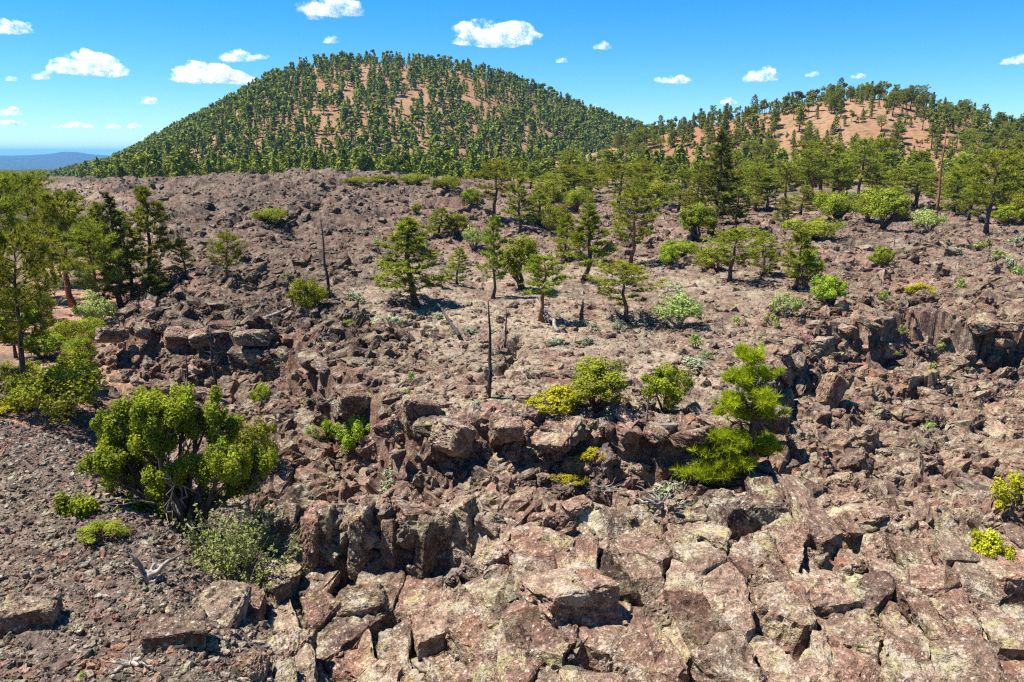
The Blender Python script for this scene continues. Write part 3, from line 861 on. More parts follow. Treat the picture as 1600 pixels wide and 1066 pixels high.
def bush(seed, H, W, nclump=26, per=90, leaf=0.11, stems=5, low=0.12, hole=0.0, tall=False, crad=0.15, shell=0.55):
    r = np.random.default_rng(seed)
    cl = []
    lump = r.uniform(0.75, 1.15, 7)
    for k in range(nclump):
        ph = r.uniform(0, 6.283); cz = r.uniform(-0.45, 1) ** 1 if not tall else r.uniform(-0.8, 1)
        sr = math.sqrt(max(0.0, 1 - cz * cz))
        rad = (shell + (1.08 - shell) * r.random()) * lump[int(ph / 6.284 * 7)]
        c = np.array([math.cos(ph) * sr * W * 0.42, math.sin(ph) * sr * W * 0.42, cz * H * 0.42]) * rad
        c[2] += H * (0.48 if not tall else 0.52)
        if c[2] < H * low: c[2] = H * low + r.random() * 0.1 * H
        cl.append(c)
    cl = np.array(cl)
    cr = r.uniform(0.55, 1.4, nclump) * W * crad
    wood = []
    for k in range(stems):
        a = r.uniform(0, 6.283); q = cl[r.integers(0, nclump)]
        mid = q * np.array([0.45, 0.45, 0.5]) + r.normal(0, 0.05, 3) * W
        p0 = np.array([math.cos(a), math.sin(a), 0]) * 0.03 * W
        ts = np.linspace(0, 1, 6)[:, None]
        path = (1 - ts) ** 2 * p0 + 2 * ts * (1 - ts) * mid + ts ** 2 * q + r.normal(0, 0.012, (6, 3)) * W * (ts > 0)
        wood.append(tube(path, np.linspace(0.040 * W / (0.5 + 0.10 * stems), 0.008, 6), 6))
        for j in range(4):
            e = cl[r.integers(0, nclump)]; s = path[r.integers(2, 5)]
            ts2 = np.linspace(0, 1, 4)[:, None]
            wood.append(tube(s + (e - s) * ts2 + r.normal(0, 0.02, (4, 3)) * W * ts2, np.linspace(0.010 * W / (0.5 + 0.12 * stems) + 0.004, 0.004, 4), 4, False))
    d = unit(r.normal(size=(nclump * per, 3)))
    rad = r.random(nclump * per) ** 0.4
    ci = np.repeat(np.arange(nclump), per)
    pos = cl[ci] + d * (cr[ci] * rad)[:, None] * np.array([1, 1, 1.1]) + r.normal(0, 0.004 * W, (nclump * per, 3))
    keep = pos[:, 2] > 0.02 * H
    if hole: keep &= r.random(len(pos)) > hole
    tint = r.random(nclump)[ci]
    outn = unit(pos - np.array([0, 0, H * 0.35]))
    return cat_mesh(wood), scales(pos[keep], (d * 0.6 + outn * 0.7)[keep], leaf, r, tint[keep])

def twiggy(seed, H, W, n=70, leaves=22, leaf=0.05):
    """upright fan of thin grey twigs with narrow leaves"""
    r = np.random.default_rng(seed)
    wood, ps, ds = [], [], []
    for k in range(n):
        a = r.uniform(0, 6.283); e = r.uniform(0.35, 1.45); L_ = H * r.uniform(0.6, 1.05)
        d = np.array([math.cos(a) * math.cos(e) * W / H * 0.7, math.sin(a) * math.cos(e) * W / H * 0.7, math.sin(e)])
        q = np.linspace(0, 1, 4)[:, None]
        path = np.array([math.cos(a), math.sin(a), 0]) * r.uniform(0, 0.12) * W + d * L_ * q + r.normal(0, 0.03, (4, 3)) * L_ * q
        wood.append(tube(path, np.linspace(0.012, 0.003, 4), 3, False))
        m = leaves if r.random() < 0.75 else 3
        qq = r.uniform(0.35, 1.02, m)
        ps.append(np.stack([np.interp(qq, q[:, 0], path[:, j]) for j in range(3)], 1) + r.normal(0, 0.035, (m, 3))); ds.append(np.tile(d, (m, 1)))
    return cat_mesh(wood), scales(np.vstack(ps), np.vstack(ds) * 0.3 + np.array([0, 0, .3]), leaf, r)

def plant_meshes(kind, shapes, wood_mat, leaf_mat):
    (wv, wf), (lv, lf, t) = shapes
    return (make_mesh('trunk', wv, wf, M[wood_mat], smooth=True), make_mesh('crown', lv, lf, M[leaf_mat], {'tint': ('FLOAT', t)}))
def put_plant(name, meshes, p, label, cat, group=None, scale=(1, 1, 1), rz=0.0, wood='trunk', leaf='crown', tilt=(0, 0)):
    e = add(name, None, loc=p, rot=(tilt[0], tilt[1], rz), scale=scale, label=label, cat=cat, group=group)
    e.empty_display_size = 0.2
    add(wood, meshes[0], parent=e); add(leaf, meshes[1], parent=e)
    return e

# ---- kinds, each 1:1 in metres at the given height
PINE = [plant_meshes('pine', pine(21 + k, 8.0, b, s, nb - 2, 15, 11, 0.46, 0.085, sh), bk, 'pine') for k, (b, s, nb, sh, bk) in enumerate(
    [(0.22, 0.24, 46, 'cone', 'bark'), (0.30, 0.27, 44, 'round', 'red_bark'), (0.18, 0.22, 50, 'cone', 'bark'), (0.35, 0.30, 40, 'round', 'bark'), (0.12, 0.26, 50, 'cone', 'bark'), (0.40, 0.24, 36, 'round', 'red_bark')])]
FIR = [plant_meshes('fir', pine(41 + k, 9.0, 0.06, 0.20, 80, 10, 8, 0.42, 0.11, 'fir', droop=0.15, up=0.3), 'bark', 'fir') for k in range(2)]
BUSH = [plant_meshes('bush', bush(61 + k, h, w, nc + 12, 200, 0.066, 7, hole=0.05, crad=0.115, shell=0.5), 'bark', 'pine' if k in (1, 2, 3) else 'juniper') for k, (h, w, nc) in enumerate([(2.0, 2.2, 30), (2.2, 2.6, 34), (3.0, 2.4, 38), (1.8, 2.8, 34)])]
PALE = [plant_meshes('bush', bush(71 + k, 1.6, 2.0, 34, 80, 0.08, 7, crad=0.11, hole=.1), 'grey_wood', 'pale_shrub') for k in range(2)]
YELL = [plant_meshes('bush', bush(81 + k, 1.6, 1.9, 34, 110, 0.07, 5, crad=0.125), 'bark', 'yellow_shrub') for k in range(2)]
SAGE = [plant_meshes('sage', bush(91 + k, 0.6, 0.9, 14, 40, 0.075, 3, 0.1), 'grey_wood', 'sage') for k in range(3)]
SPRIG = [plant_meshes('sprig', bush(96 + k, 0.7, 0.8, 12, 40, 0.075, 3, 0.1), 'grey_wood', 'pale_shrub') for k in range(2)]
SETS = {'pine': PINE, 'fir': FIR, 'bush': BUSH, 'pale': PALE, 'yell': YELL, 'sage': SAGE, 'sprig': SPRIG}
def extent(ms):
    co = np.empty(len(ms[1].vertices) * 3, np.float32); ms[1].vertices.foreach_get('co', co); co = co.reshape(-1, 3)
    return float(np.percentile(co[:, 2], 99.7)), float(np.percentile(co[:, 0], 98.5) - np.percentile(co[:, 0], 1.5))
DIM = {k: [extent(m) for m in v] for k, v in SETS.items()}
NAMES = {'pine': ('pine_tree', 'pine tree'), 'fir': ('fir_tree', 'fir tree'), 'bush': ('juniper_bush', 'juniper'), 'pale': ('shrub', 'shrub'), 'yell': ('shrub', 'shrub'), 'sage': ('sagebrush', 'sagebrush'), 'sprig': ('shrub', 'shrub')}
n_trees = 0
def grow(kind, v, px, py, hpx, wpx, label, group=None, name=None, cat=None, p=None):
    """a plant whose foot shows at (px, py), hpx tall and wpx wide in the photograph"""
    global n_trees
    if p is None: p = at(px, py, 0.06)
    dep = p.y * CP - p.z * SP
    h, w = hpx * dep / F_PX / CP, wpx * dep / F_PX
    H0, W0 = DIM[kind][v]
    nm, ct = NAMES[kind]
    n_trees += 1
    return put_plant(name or nm, SETS[kind][v], p, label, cat or ct, group, (w / W0, w / W0, h / H0), float(rng.uniform(0, 6.28)), 'trunk' if kind in ('pine', 'fir', 'bush') else 'stem', 'crown' if kind in ('pine', 'fir', 'bush') else 'foliage')

# ------------------------------------------------------------------ the foreground plants, each built for itself
hp = at(1163, 772, 0.1)
dep = hp.y * CP - hp.z * SP
hH = 232 * dep / F_PX / CP
def lobes_local(lobes, p, dep, seed, dy=0.5):
    """crown lobes given by their place in the photograph, round the foot p"""
    r = np.random.default_rng(seed)
    m = dep / F_PX
    fx, fy, _ = to_px(p)
    return np.array([((x - fx) * m, r.uniform(-dy, dy), (fy - y) * m / CP, rx * m, rz * m / CP) for x, y, rx, rz in lobes])
def tiered_pine(seed, lobes, H, nl):
    r = np.random.default_rng(seed)
    zt = np.linspace(0, 1, 9)
    tp = np.column_stack([0.03 * H * np.sin(zt * 3.0) - 0.01 * H * zt, 0.02 * H * np.sin(zt * 5), zt * H * 0.96])
    wood = [tube(tp, 0.028 * H * (1 - 0.93 * zt) + 0.008, 8)]
    cs, ax, bt = [], [], []
    for x, y, z, rx, rz in lobes:
        c = np.array([x, y, z])
        nbr = 6 + int(rx * 7)
        for b in range(nbr):
            a = r.uniform(0, 6.283); q = math.sqrt(r.random())
            e = c + np.array([math.cos(a) * rx * q, math.sin(a) * rx * q * 0.8, r.uniform(-0.7, 0.7) * rz * math.sqrt(max(0.05, 1 - q * q))])
            t = np.clip((e[2] - 0.22 * np.hypot(e[0], e[1])) / H, 0.1, 0.96)
            s0 = np.array([np.interp(t, zt, tp[:, k]) for k in range(3)])
            u = np.linspace(0, 1, 6)[:, None]
            pth = s0 + (e - s0) * u + np.array([0, 0, -0.10]) * np.linalg.norm(e - s0) * np.sin(u * math.pi)
            wood.append(tube(pth, np.linspace(0.011 * H * 0.5, 0.006, 6), 4, False))
            tone = r.random()
            for k in range(7):                                   # tufts on short side shoots at the end of the bough
                f = r.uniform(0.72, 1.05)
                base = s0 + (e - s0) * f
                cs.append(base + r.normal(0, 0.11 * rx + 0.03, 3) * np.array([1, 1, 0.45])); bt.append(tone)
                ax.append(unit(e - s0) * 0.55 + np.array([0, 0, 0.6]) + r.normal(0, .25, 3))
    for k in range(14):                                          # the leader
        cs.append(tp[-1] * (1 - 0.13 * k / 13) + r.normal(0, .05, 3)); ax.append(np.array([0, 0, 0.8]) + r.normal(0, .5, 3)); bt.append(0.8)
    return cat_mesh(wood), needles(np.array(cs), np.array(ax), nl, 0.042, 32, r, 1.15, np.array(bt))
PL = lobes_local([(1160, 558, 26, 16), (1138, 590, 26, 18), (1186, 588, 28, 17), (1160, 612, 46, 18), (1128, 624, 22, 15), (1190, 636, 30, 15), (1155, 648, 38, 14),
                  (1120, 682, 34, 14), (1165, 690, 44, 15), (1195, 698, 24, 12), (1100, 700, 30, 14), (1145, 712, 46, 15), (1082, 732, 26, 14), (1112, 742, 26, 12), (1160, 730, 30, 10)], hp, dep, 4, 0.55)
sh = tiered_pine(1163, PL, hH, 0.058 * hH)
put_plant('pine_tree', plant_meshes('p', sh, 'bark', 'bright_pine'), hp, 'bright yellow-green young pine with two tiers of tufts before the dark ledge', 'pine tree')
jp = at(288, 826, 0.15)
dep = jp.y * CP - jp.z * SP
jW, jH = 300 * dep / F_PX, 232 * dep / F_PX / CP
def lobed_juniper(seed, lobes, leaf, per):
    r = np.random.default_rng(seed)
    wood, pos, nrm, tint = [], [], [], []
    for x, y, z, rx, rz in lobes:
        c = np.array([x, y, z])
        a0 = np.array([r.normal(0, .12), r.normal(0, .12), 0.0])
        knee = np.array([x * 0.35 + r.normal(0, .15), y * 0.4, z * 0.42])
        u = np.linspace(0, 1, 8)[:, None]
        stem = (1 - u) ** 2 * a0 + 2 * u * (1 - u) * knee + u ** 2 * c + np.cumsum(r.normal(0, 0.025, (8, 3)), 0) * (u > 0)
        wood.append(tube(stem, np.linspace(0.12, 0.02, 8), 7))
        ncl = int(12 + 12 * rx)
        for b in range(ncl):
            d = unit(r.normal(size=3)); d[2] = d[2] * 0.9 + 0.1
            q = c + d * np.array([rx, rx * 0.85, rz]) * r.uniform(0.45, 1.08)
            if q[2] < 0.12: continue
            s0 = stem[r.integers(4, 8)]
            wood.append(tube(s0 + (q - s0) * np.linspace(0, 1, 4)[:, None] + r.normal(0, .02, (4, 3)), np.linspace(0.026, 0.006, 4), 4, False))
            cr = r.uniform(0.16, 0.34) * (0.6 + 0.4 * rx)
            n = int(per * (cr / 0.25) ** 2)
            dd = unit(r.normal(size=(n, 3)))
            pp = q + dd * (cr * r.random(n)[:, None] ** 0.45) * np.array([0.85, 0.85, 1.25])
            pp[:, 2] += 0.25 * cr * r.random(n) ** 2
            pos.append(pp); nrm.append(dd * 0.7 + unit(pp - np.array([0, 0, z * 0.5])) * 0.6); tint.append(np.full(n, r.random()))
    pos = np.vstack(pos); k = pos[:, 2] > 0.03
    return cat_mesh(wood), scales(pos[k], np.vstack(nrm)[k], leaf, r, np.concatenate(tint)[k])
JL = lobes_local([(215, 655, 48, 34), (270, 640, 36, 28), (325, 640, 38, 42), (350, 675, 30, 30), (178, 690, 34, 34), (225, 705, 46, 28), (165, 740, 40, 26), (215, 755, 44, 24), (150, 768, 26, 18), (255, 680, 34, 26),
                  (245, 795, 40, 22), (205, 798, 30, 20), (392, 700, 28, 30), (405, 735, 24, 18), (305, 800, 26, 18), (370, 770, 26, 16), (280, 735, 24, 18), (300, 668, 26, 20), (190, 715, 34, 22), (265, 765, 26, 18), (335, 720, 24, 18)], jp, dep, 9, 0.95)
put_plant('juniper_tree', plant_meshes('j', lobed_juniper(288, JL, 0.055, 330), 'bark', 'juniper'), jp, 'large spreading many-stemmed juniper at the edge of the gravel slope', 'juniper')
jr = np.random.default_rng(5)
jt = bpy.context.scene.objects[-1] if False else [o for o in C.objects if o.name.startswith('juniper_tree')][0]
for k in range(16):
    a = jr.uniform(0, 6.28); e = jr.uniform(0.25, 1.25); L_ = jW * jr.uniform(0.32, 0.5)
    d = np.array([math.cos(a) * math.cos(e), math.sin(a) * math.cos(e), math.sin(e) * 0.9])
    q = np.linspace(0.25, 1, 6)[:, None]
    pth = np.array([0, 0, 0.1 * jH]) + d * L_ * q + np.cumsum(jr.normal(0, 0.022, (6, 3)), 0) * jW
    tw = [tube(pth, np.linspace(0.035, 0.006, 6), 5, False)]
    for m_ in range(5):
        s_ = pth[jr.integers(2, 6)]; d2 = unit(d + jr.normal(0, .7, 3))
        tw.append(tube(s_ + d2 * jr.uniform(.3, .7) * np.linspace(0, 1, 3)[:, None], np.array([.012, .008, .003]), 3, False))
    tv, tf = cat_mesh(tw)
    add('dead_branch', make_mesh('dead_branch', tv, tf, M['grey_wood'], smooth=True), parent=jt)
tp_ = at(372, 915, 0.1)
dep = tp_.y * CP - tp_.z * SP
put_plant('twiggy_shrub', plant_meshes('t', twiggy(372, 135 * dep / F_PX / CP, 175 * dep / F_PX, 230, 40, 0.06), 'grey_wood', 'pale_shrub'), tp_, 'pale green twiggy shrub with fine grey stems below the large juniper', 'shrub', wood='stem', leaf='foliage')

SINGLE = [
 ('bush', 3, 100, 655, 88, 125, 'rounded juniper bush at the foot of the tall pine above the gravel crest'),
 ('bush', 2, 120, 610, 62, 70, 'juniper bush behind the rounded one, beside the rocky slope'),
 ('bush', 1, 162, 843, 28, 62, 'low green patch of juniper lying on the gravel'),
 ('bush', 1, 395, 760, 110, 75, 'thin juniper with grey twigs beside the large juniper'),
 ('bush', 0, 562, 724, 70, 64, 'bright green bush below the red rift, larger than its two neighbours'),
 ('bush', 0, 515, 692, 36, 26, 'small green bush between a dull bush and a bright larger one'),
 ('pale', 0, 487, 697, 34, 28, 'dull green small bush, first of three below the red rift'),
 ('bush', 2, 932, 645, 86, 100, 'broad yellow-green juniper on the rim of the dark ledge'),
 ('yell', 0, 868, 648, 48, 72, 'low yellow bush joined to the broad juniper on the rim'),
 ('bush', 0, 1040, 646, 76, 72, 'dark green round juniper on the rim beside the bright young pine'),
 ('yell', 1, 892, 756, 26, 56, 'flat yellow shrub beside bleached dead branches'),
 ('yell', 0, 926, 720, 22, 40, 'small yellow shrub above the bleached dead branches'),
 ('yell', 0, 1545, 890, 66, 56, 'yellow shrub among lichened blocks near the lower corner'),
 ('yell', 1, 1592, 818, 92, 90, 'bright yellow shrub cut by the edge of the picture'),
 ('bush', 1, 478, 488, 52, 56, 'dense bright green round bush at the end of a fallen grey log'),
 ('pine', 2, 650, 480, 136, 92, 'open yellowish pine with ragged boughs beside the leaning charred log'),
 ('pine', 4, 714, 444, 56, 38, 'small plump pine between the ragged pine and the slim tall pine'),
 ('pine', 0, 770, 466, 126, 46, 'slim tall pine with a bare straight foot on the ash plateau'),
 ('bush', 2, 815, 452, 82, 66, 'grey-green pinyon bush behind the slim tall pine'),
 ('pine', 5, 846, 502, 104, 62, 'sparse pine with bare red trunk beside a fallen limb'),
 ('pine', 2, 912, 438, 116, 62, 'narrow conical pine casting its shadow to the flat-topped pine'),
 ('pine', 1, 985, 416, 120, 70, 'open pine standing just behind the flat-topped pine'),
 ('pine', 3, 978, 502, 92, 108, 'flat-topped spreading pine with stout red trunk'),
 ('pale', 0, 1063, 512, 56, 70, 'loose green shrub beside the flat-topped pine'),
 ('pine', 3, 1140, 440, 84, 96, 'broad pinyon with many boughs before the dark tall fir'),
 ('pine', 0, 1240, 452, 92, 62, 'leaning pinyon behind two shrubs above the collapsed rim'),
 ('pale', 1, 1230, 494, 38, 46, 'ragged low shrub at the foot of the leaning pinyon'),
 ('bush', 0, 1293, 476, 46, 50, 'round yellow-green bush above the overhang'),
 ('bush', 0, 1378, 420, 34, 32, 'small round bush on the red bank'),
 ('yell', 0, 1437, 463, 22, 34, 'small yellow bush above the right end of the overhang'),
 ('fir', 0, 1108, 372, 158, 80, 'tallest dark fir rising against the saddle between the cones'),
 ('pine', 3, 772, 342, 88, 80, 'round-crowned pine with thick dark bent trunk on the lava'),
 ('pine', 3, 966, 330, 72, 84, 'broad rounded pine with forked limbs behind the open pine'),
 ('bush', 3, 1063, 405, 30, 50, 'low pinyon bush left of the broad pinyon'),
 ('pine', 1, 1152, 362, 68, 46, 'small open pine with visible trunk before the tree belt'),
 ('pine', 3, 1540, 366, 126, 92, 'large round-crowned pine alone at the edge of the tree belt'),
 ('pine', 1, 1275, 312, 92, 66, 'broad dark pine in the tree belt under the bare orange slope'),
 ('pine', 3, 1340, 316, 96, 70, 'broad pine paired with the dark one under the bare orange slope'),
 ('bush', 2, 1380, 358, 60, 74, 'pale green pinyon at the front of the tree belt'),
 ('pale', 0, 1450, 362, 36, 50, 'pale shrub between the pale pinyon and the large round pine'),
 ('pine', 4, 1222, 356, 46, 30, 'little conical pine before the tree belt'),
 ('bush', 3, 1268, 372, 30, 74, 'low spreading juniper behind the red bank'),
 ('pine', 4, 290, 434, 60, 30, 'small pine by itself on the sandy tongue'),
 ('pine', 1, 360, 442, 78, 46, 'ragged small pine on the lava above the outcrop'),
 ('bush', 3, 426, 350, 22, 46, 'low juniper patch on the dark lava swell'),
 ('bush', 0, 545, 517, 18, 18, 'tiny green bush beside the short fallen log'),
 ('pine', 3, 45, 642, 285, 135, 'tallest pine with dark red trunk standing on the sandy floor'),
 ('fir', 1, 190, 482, 172, 70, 'dark dense fir above the outcrop'),
 ('pine', 0, 236, 440, 142, 74, 'pine beside the dark dense fir, nearest the lava swell'),
 ('pine', 5, 115, 480, 178, 80, 'lean pine with a long bare trunk left of the dark fir'),
 ('pine', 1, 150, 500, 150, 70, 'pine with bare trunk in front of the dark fir'),
 ('pine', 3, 60, 440, 165, 74, 'bushy pine behind the tallest pine'),
 ('pine', 1, 12, 470, 195, 84, 'pine at the very edge of the picture behind the tallest pine'),
 ('pine', 3, 20, 372, 100, 84, 'broad pine of the grove under the distant blue hills'),
 ('pale', 1, 150, 512, 55, 60, 'pale open bush under the grove pines beside the outcrop'),
 ('bush', 1, 128, 565, 40, 40, 'small bush on the sand before the outcrop'),
 ('yell', 1, 15, 645, 25, 60, 'yellow weedy bush at the foot of the tallest pine'),
 ('bush', 0, 410, 640, 38, 34, 'leafy bush in the hollow below the tan slab'),
]
for kind, v, px, py, h, w, lab in SINGLE:
    grow(kind, v, px, py, h, w, lab)

LAND = [(45, 500, 'the tallest pine'), (190, 400, 'the dark dense fir'), (478, 465, 'the dense round bush'), (650, 420, 'the ragged yellowish pine'), (714, 420, 'the small plump pine'), (770, 410, 'the slim tall pine'), (846, 470, 'the sparse red-trunked pine'),
        (912, 390, 'the narrow conical pine'), (978, 470, 'the flat-topped pine'), (985, 360, 'the open pine'), (1063, 490, 'the loose green shrub'), (1140, 410, 'the broad pinyon'), (1108, 300, 'the tallest dark fir'), (772, 300, 'the pine with dark bent trunk'),
        (966, 300, 'the broad forked pine'), (1540, 310, 'the large lone round pine'), (1463, 280, 'the tall reddish dead trunk'), (1380, 330, 'the pale pinyon of the belt'), (1275, 270, 'the broad dark belt pine'), (1293, 455, 'the bush above the overhang'), (1350, 505, 'the dark overhang'),
        (763, 550, 'the charred dead tree'), (1160, 660, 'the bright young pine'), (932, 600, 'the broad rim juniper'), (1040, 610, 'the dark rim juniper'), (285, 700, 'the large juniper'), (420, 500, 'the long fallen log'), (700, 505, 'the slanting charred log'),
        (560, 690, 'the bright bush below the rift'), (1590, 770, 'the yellow edge shrub'), (607, 505, 'the short grey log'), (1440, 540, 'the thin black stem'), (511, 400, 'the tall grey dead pole'), (1378, 405, 'the bush on the red bank'), (1035, 790, 'the bleached branch tangle'),
        (205, 1030, 'the split bleached branch'), (426, 340, 'the low patch on the lava swell'), (890, 960, 'the largest rounded boulder')]
used_labels = set()
def place_label(what, px, py):
    for far in (0, 1):
        for d, lx, ly, nm in sorted((math.hypot(px - l[0], (py - l[1]) * 1.3),) + l for l in LAND)[far * 8:(far + 1) * 8]:
            dx, dy = px - lx, py - ly
            rel = ('left of' if dx < 0 else 'right of') if abs(dx) > abs(dy) else ('behind' if dy < 0 else 'in front of')
            for near in ('just ', 'well ') if d < 55 else ('well ', 'far '):
                lab = what + ' ' + near + rel + ' ' + nm
                if lab not in used_labels:
                    used_labels.add(lab)
                    return lab
    return what
GROVE = [(85, 450, 130, 62, 0), (170, 455, 135, 60, 2), (208, 462, 130, 58, 4), (25, 560, 140, 66, 3), (100, 420, 110, 64, 1), (140, 440, 95, 50, 5), (70, 520, 100, 52, 3), (245, 470, 60, 40, 4), (3, 330, 60, 60, 1), (62, 330, 62, 50, 3), (-35, 620, 260, 150, 1)]
for px, py, h, w, v in GROVE:
    grow('pine', v, px, py, h, w, place_label('%s grove pine' % ('tall' if h > 125 else 'shorter' if h > 70 else 'small'), px, py - h / 2), 'pines of the sandy grove')
for k, (px, py, h, w) in enumerate([(70, 560, 40, 60), (105, 545, 45, 56), (30, 600, 36, 60), (92, 600, 30, 50), (140, 530, 34, 50), (55, 500, 50, 60), (20, 530, 50, 70)]):
    grow('bush', (0, 3, 1)[k % 3], px, py, h, w, place_label('undergrowth bush', px, py - h / 2), 'undergrowth of the sandy grove')
BELT = [(855, 332, 48, 50, 'bush', 2), (812, 366, 92, 46, 'pine', 0), (925, 318, 50, 46, 'bush', 2), (1025, 318, 34, 56, 'bush', 3), (1170, 318, 52, 60, 'pine', 3), (1235, 292, 36, 40, 'pine', 1), (1425, 324, 84, 54, 'pine', 0),
        (1420, 278, 72, 44, 'pine', 2), (1586, 318, 92, 60, 'pine', 3), (1490, 332, 54, 56, 'pine', 3), (1575, 352, 30, 42, 'bush', 0), (1290, 334, 34, 50, 'bush', 1), (1010, 300, 40, 40, 'pine', 1), (880, 300, 40, 44, 'pine', 3),
        (1060, 330, 60, 40, 'bush', 2), (1085, 345, 70, 44, 'pine', 4), (1130, 330, 60, 40, 'pine', 2), (1200, 330, 50, 46, 'bush', 2), (1215, 300, 46, 36, 'pine', 0), (1310, 345, 44, 60, 'bush', 3), (1250, 335, 44, 44, 'pine', 4),
        (1180, 290, 46, 32, 'pine', 0), (1040, 290, 44, 36, 'pine', 2), (950, 290, 40, 36, 'pine', 0), (830, 295, 36, 34, 'pine', 2), (700, 300, 24, 40, 'bush', 3), (735, 325, 30, 30, 'bush', 0), (715, 372, 36, 34, 'bush', 2), (688, 372, 40, 44, 'bush', 2),
        (740, 390, 36, 36, 'pale', 0), (651, 335, 16, 14, 'bush', 0), (845, 352, 46, 44, 'bush', 2), (868, 365, 44, 40, 'bush', 1), (1090, 375, 55, 56, 'bush', 2), (885, 405, 60, 40, 'bush', 2), (1045, 418, 34, 30, 'bush', 0), (1460, 330, 60, 50, 'pine', 1),
        (1510, 320, 62, 50, 'pine', 3), (1395, 330, 66, 50, 'pine', 1), (1355, 345, 50, 46, 'bush', 2), (1560, 330, 60, 50, 'bush', 2), (1600, 345, 44, 50, 'bush', 1), (1640, 330, 90, 70, 'pine', 3), (900, 330, 34, 44, 'bush', 3), (995, 325, 40, 44, 'bush', 2),
        (560, 290, 14, 34, 'bush', 3), (600, 288, 14, 40, 'bush', 1), (650, 290, 18, 40, 'bush', 3), (1115, 425, 40, 50, 'bush', 1), (1190, 432, 60, 50, 'bush', 2), (1255, 440, 50, 44, 'bush', 0)]
br_ = np.random.default_rng(88)
BELT = [(b[0], b[1], b[2] * 1.15, b[3], 'pine', 4) if b[4] == 'bush' and b[5] == 2 and k % 3 else b for k, b in enumerate(BELT)]
for k in range(30):
    px, py = br_.uniform(840, 1630), br_.uniform(272, 318)
    BELT.append((px, py, br_.uniform(34, 62), br_.uniform(30, 48), 'pine', int(br_.integers(0, 6))))
for k in range(26):
    px, py = br_.uniform(1130, 1630), br_.uniform(292, 345)
    BELT.append((px, py, br_.uniform(48, 84), br_.uniform(34, 58), 'pine', int(br_.integers(0, 6))))
for px, py, h, w, kd, v in BELT:
    lab, gr = {'pine': ('pine tree in the scattered belt between the lava and the small cone', 'pines of the tree belt'), 'bush': ('pinyon or juniper bush in the scattered belt of trees on the lava', 'bushes of the tree belt'),
               'pale': ('pale bush standing among the belt of trees', None)}[kd]
    lab = place_label({'pine': 'tall belt pine' if h > 65 else 'short belt pine', 'bush': 'broad belt juniper' if w > h * 1.1 else 'upright belt juniper', 'pale': 'pale belt bush'}[kd], px, py - h / 2)
    grow(kd, v, px, py, h, w, lab, gr)
SAGES = [(607, 512, 22, 36), (588, 515, 18, 26), (550, 468, 16, 24), (560, 472, 14, 22), (1048, 388, 12, 20), (860, 540, 12, 18), (735, 522, 14, 18), (905, 512, 14, 22), (925, 515, 12, 24), (965, 515, 14, 20), (873, 538, 12, 18), (918, 538, 16, 24), (740, 640, 16, 22),
         (1085, 575, 18, 34), (1100, 560, 14, 20), (1055, 455, 14, 22), (1490, 400, 14, 20), (1580, 420, 18, 26), (1590, 382, 16, 24), (685, 500, 12, 14), (710, 522, 10, 14), (840, 715, 24, 34), (980, 740, 20, 24), (1045, 790, 40, 60), (600, 765, 30, 40)]
for k, (px, py, h, w) in enumerate(SAGES):
    grow('sage', k % 3, px, py, h, w, place_label('silvery sagebrush tuft' if w < 26 else 'wide silvery sagebrush', px, py - h / 2), 'sagebrush tufts on the lava')
SPR = [(1085, 545, 26, 24), (1205, 512, 24, 22), (1150, 508, 16, 16), (1381, 470, 18, 20), (1500, 456, 22, 20), (1535, 392, 18, 24), (1560, 408, 18, 30), (1590, 435, 22, 22), (1408, 530, 22, 18), (1395, 560, 18, 22), (1455, 600, 36, 26), (1470, 550, 16, 16), (643, 600, 22, 16),
       (637, 618, 12, 14), (640, 498, 10, 14), (445, 440, 14, 14), (690, 450, 24, 14), (1105, 560, 14, 16), (1190, 545, 14, 16), (660, 390, 16, 20), (590, 385, 12, 18), (970, 942, 30, 26), (128, 1060, 16, 18), (1450, 672, 20, 26), (410, 620, 26, 24), (480, 640, 18, 26), (1500, 445, 14, 14)]
for k, (px, py, h, w) in enumerate(SPR):
    grow('sprig', k % 2, px, py, h, w, place_label('small green herb tuft' if w < 22 else 'wider green herb tuft', px, py - h / 2), 'green tufts among the stones')

# ------------------------------------------------------------------ dead wood
def snag_shape(seed, H, r0, nb, bl, n=7, up=0.2):
    r = np.random.default_rng(seed)
    z = np.linspace(0, 1, 8)
    tp = np.column_stack([np.cumsum(r.normal(0, .014, (8, 2)), 0) * H, z * H]); tp[0, :2] = 0
    trunk = tube(tp, r0 * (1 - 0.8 * z) + 0.008, n)
    br = []
    for k in range(nb):
        t = r.uniform(0.2, 0.98); a = r.uniform(0, 6.28); L_ = bl * H * r.uniform(0.3, 1) * (1.1 - 0.6 * t); e = r.normal(up, 0.3)
        s = np.array([np.interp(t, z, tp[:, 0]), np.interp(t, z, tp[:, 1]), t * H])
        d = np.array([math.cos(a) * math.cos(e), math.sin(a) * math.cos(e), math.sin(e)])
        q = np.linspace(0, 1, 4)[:, None]
        pth = s + d * L_ * q + r.normal(0, .06, (4, 3)) * L_ * q
        br.append(tube(pth, np.linspace(r0 * 0.28, 0.006, 4), 4, False))
        for j in range(2):
            d2 = unit(d + r.normal(0, .6, 3)); s2 = pth[r.integers(1, 4)]
            br.append(tube(s2 + d2 * L_ * 0.45 * q, np.linspace(0.012, 0.004, 4), 3, False))
    return trunk, [cat_mesh(br[3 * k:3 * k + 3]) for k in range(nb)]
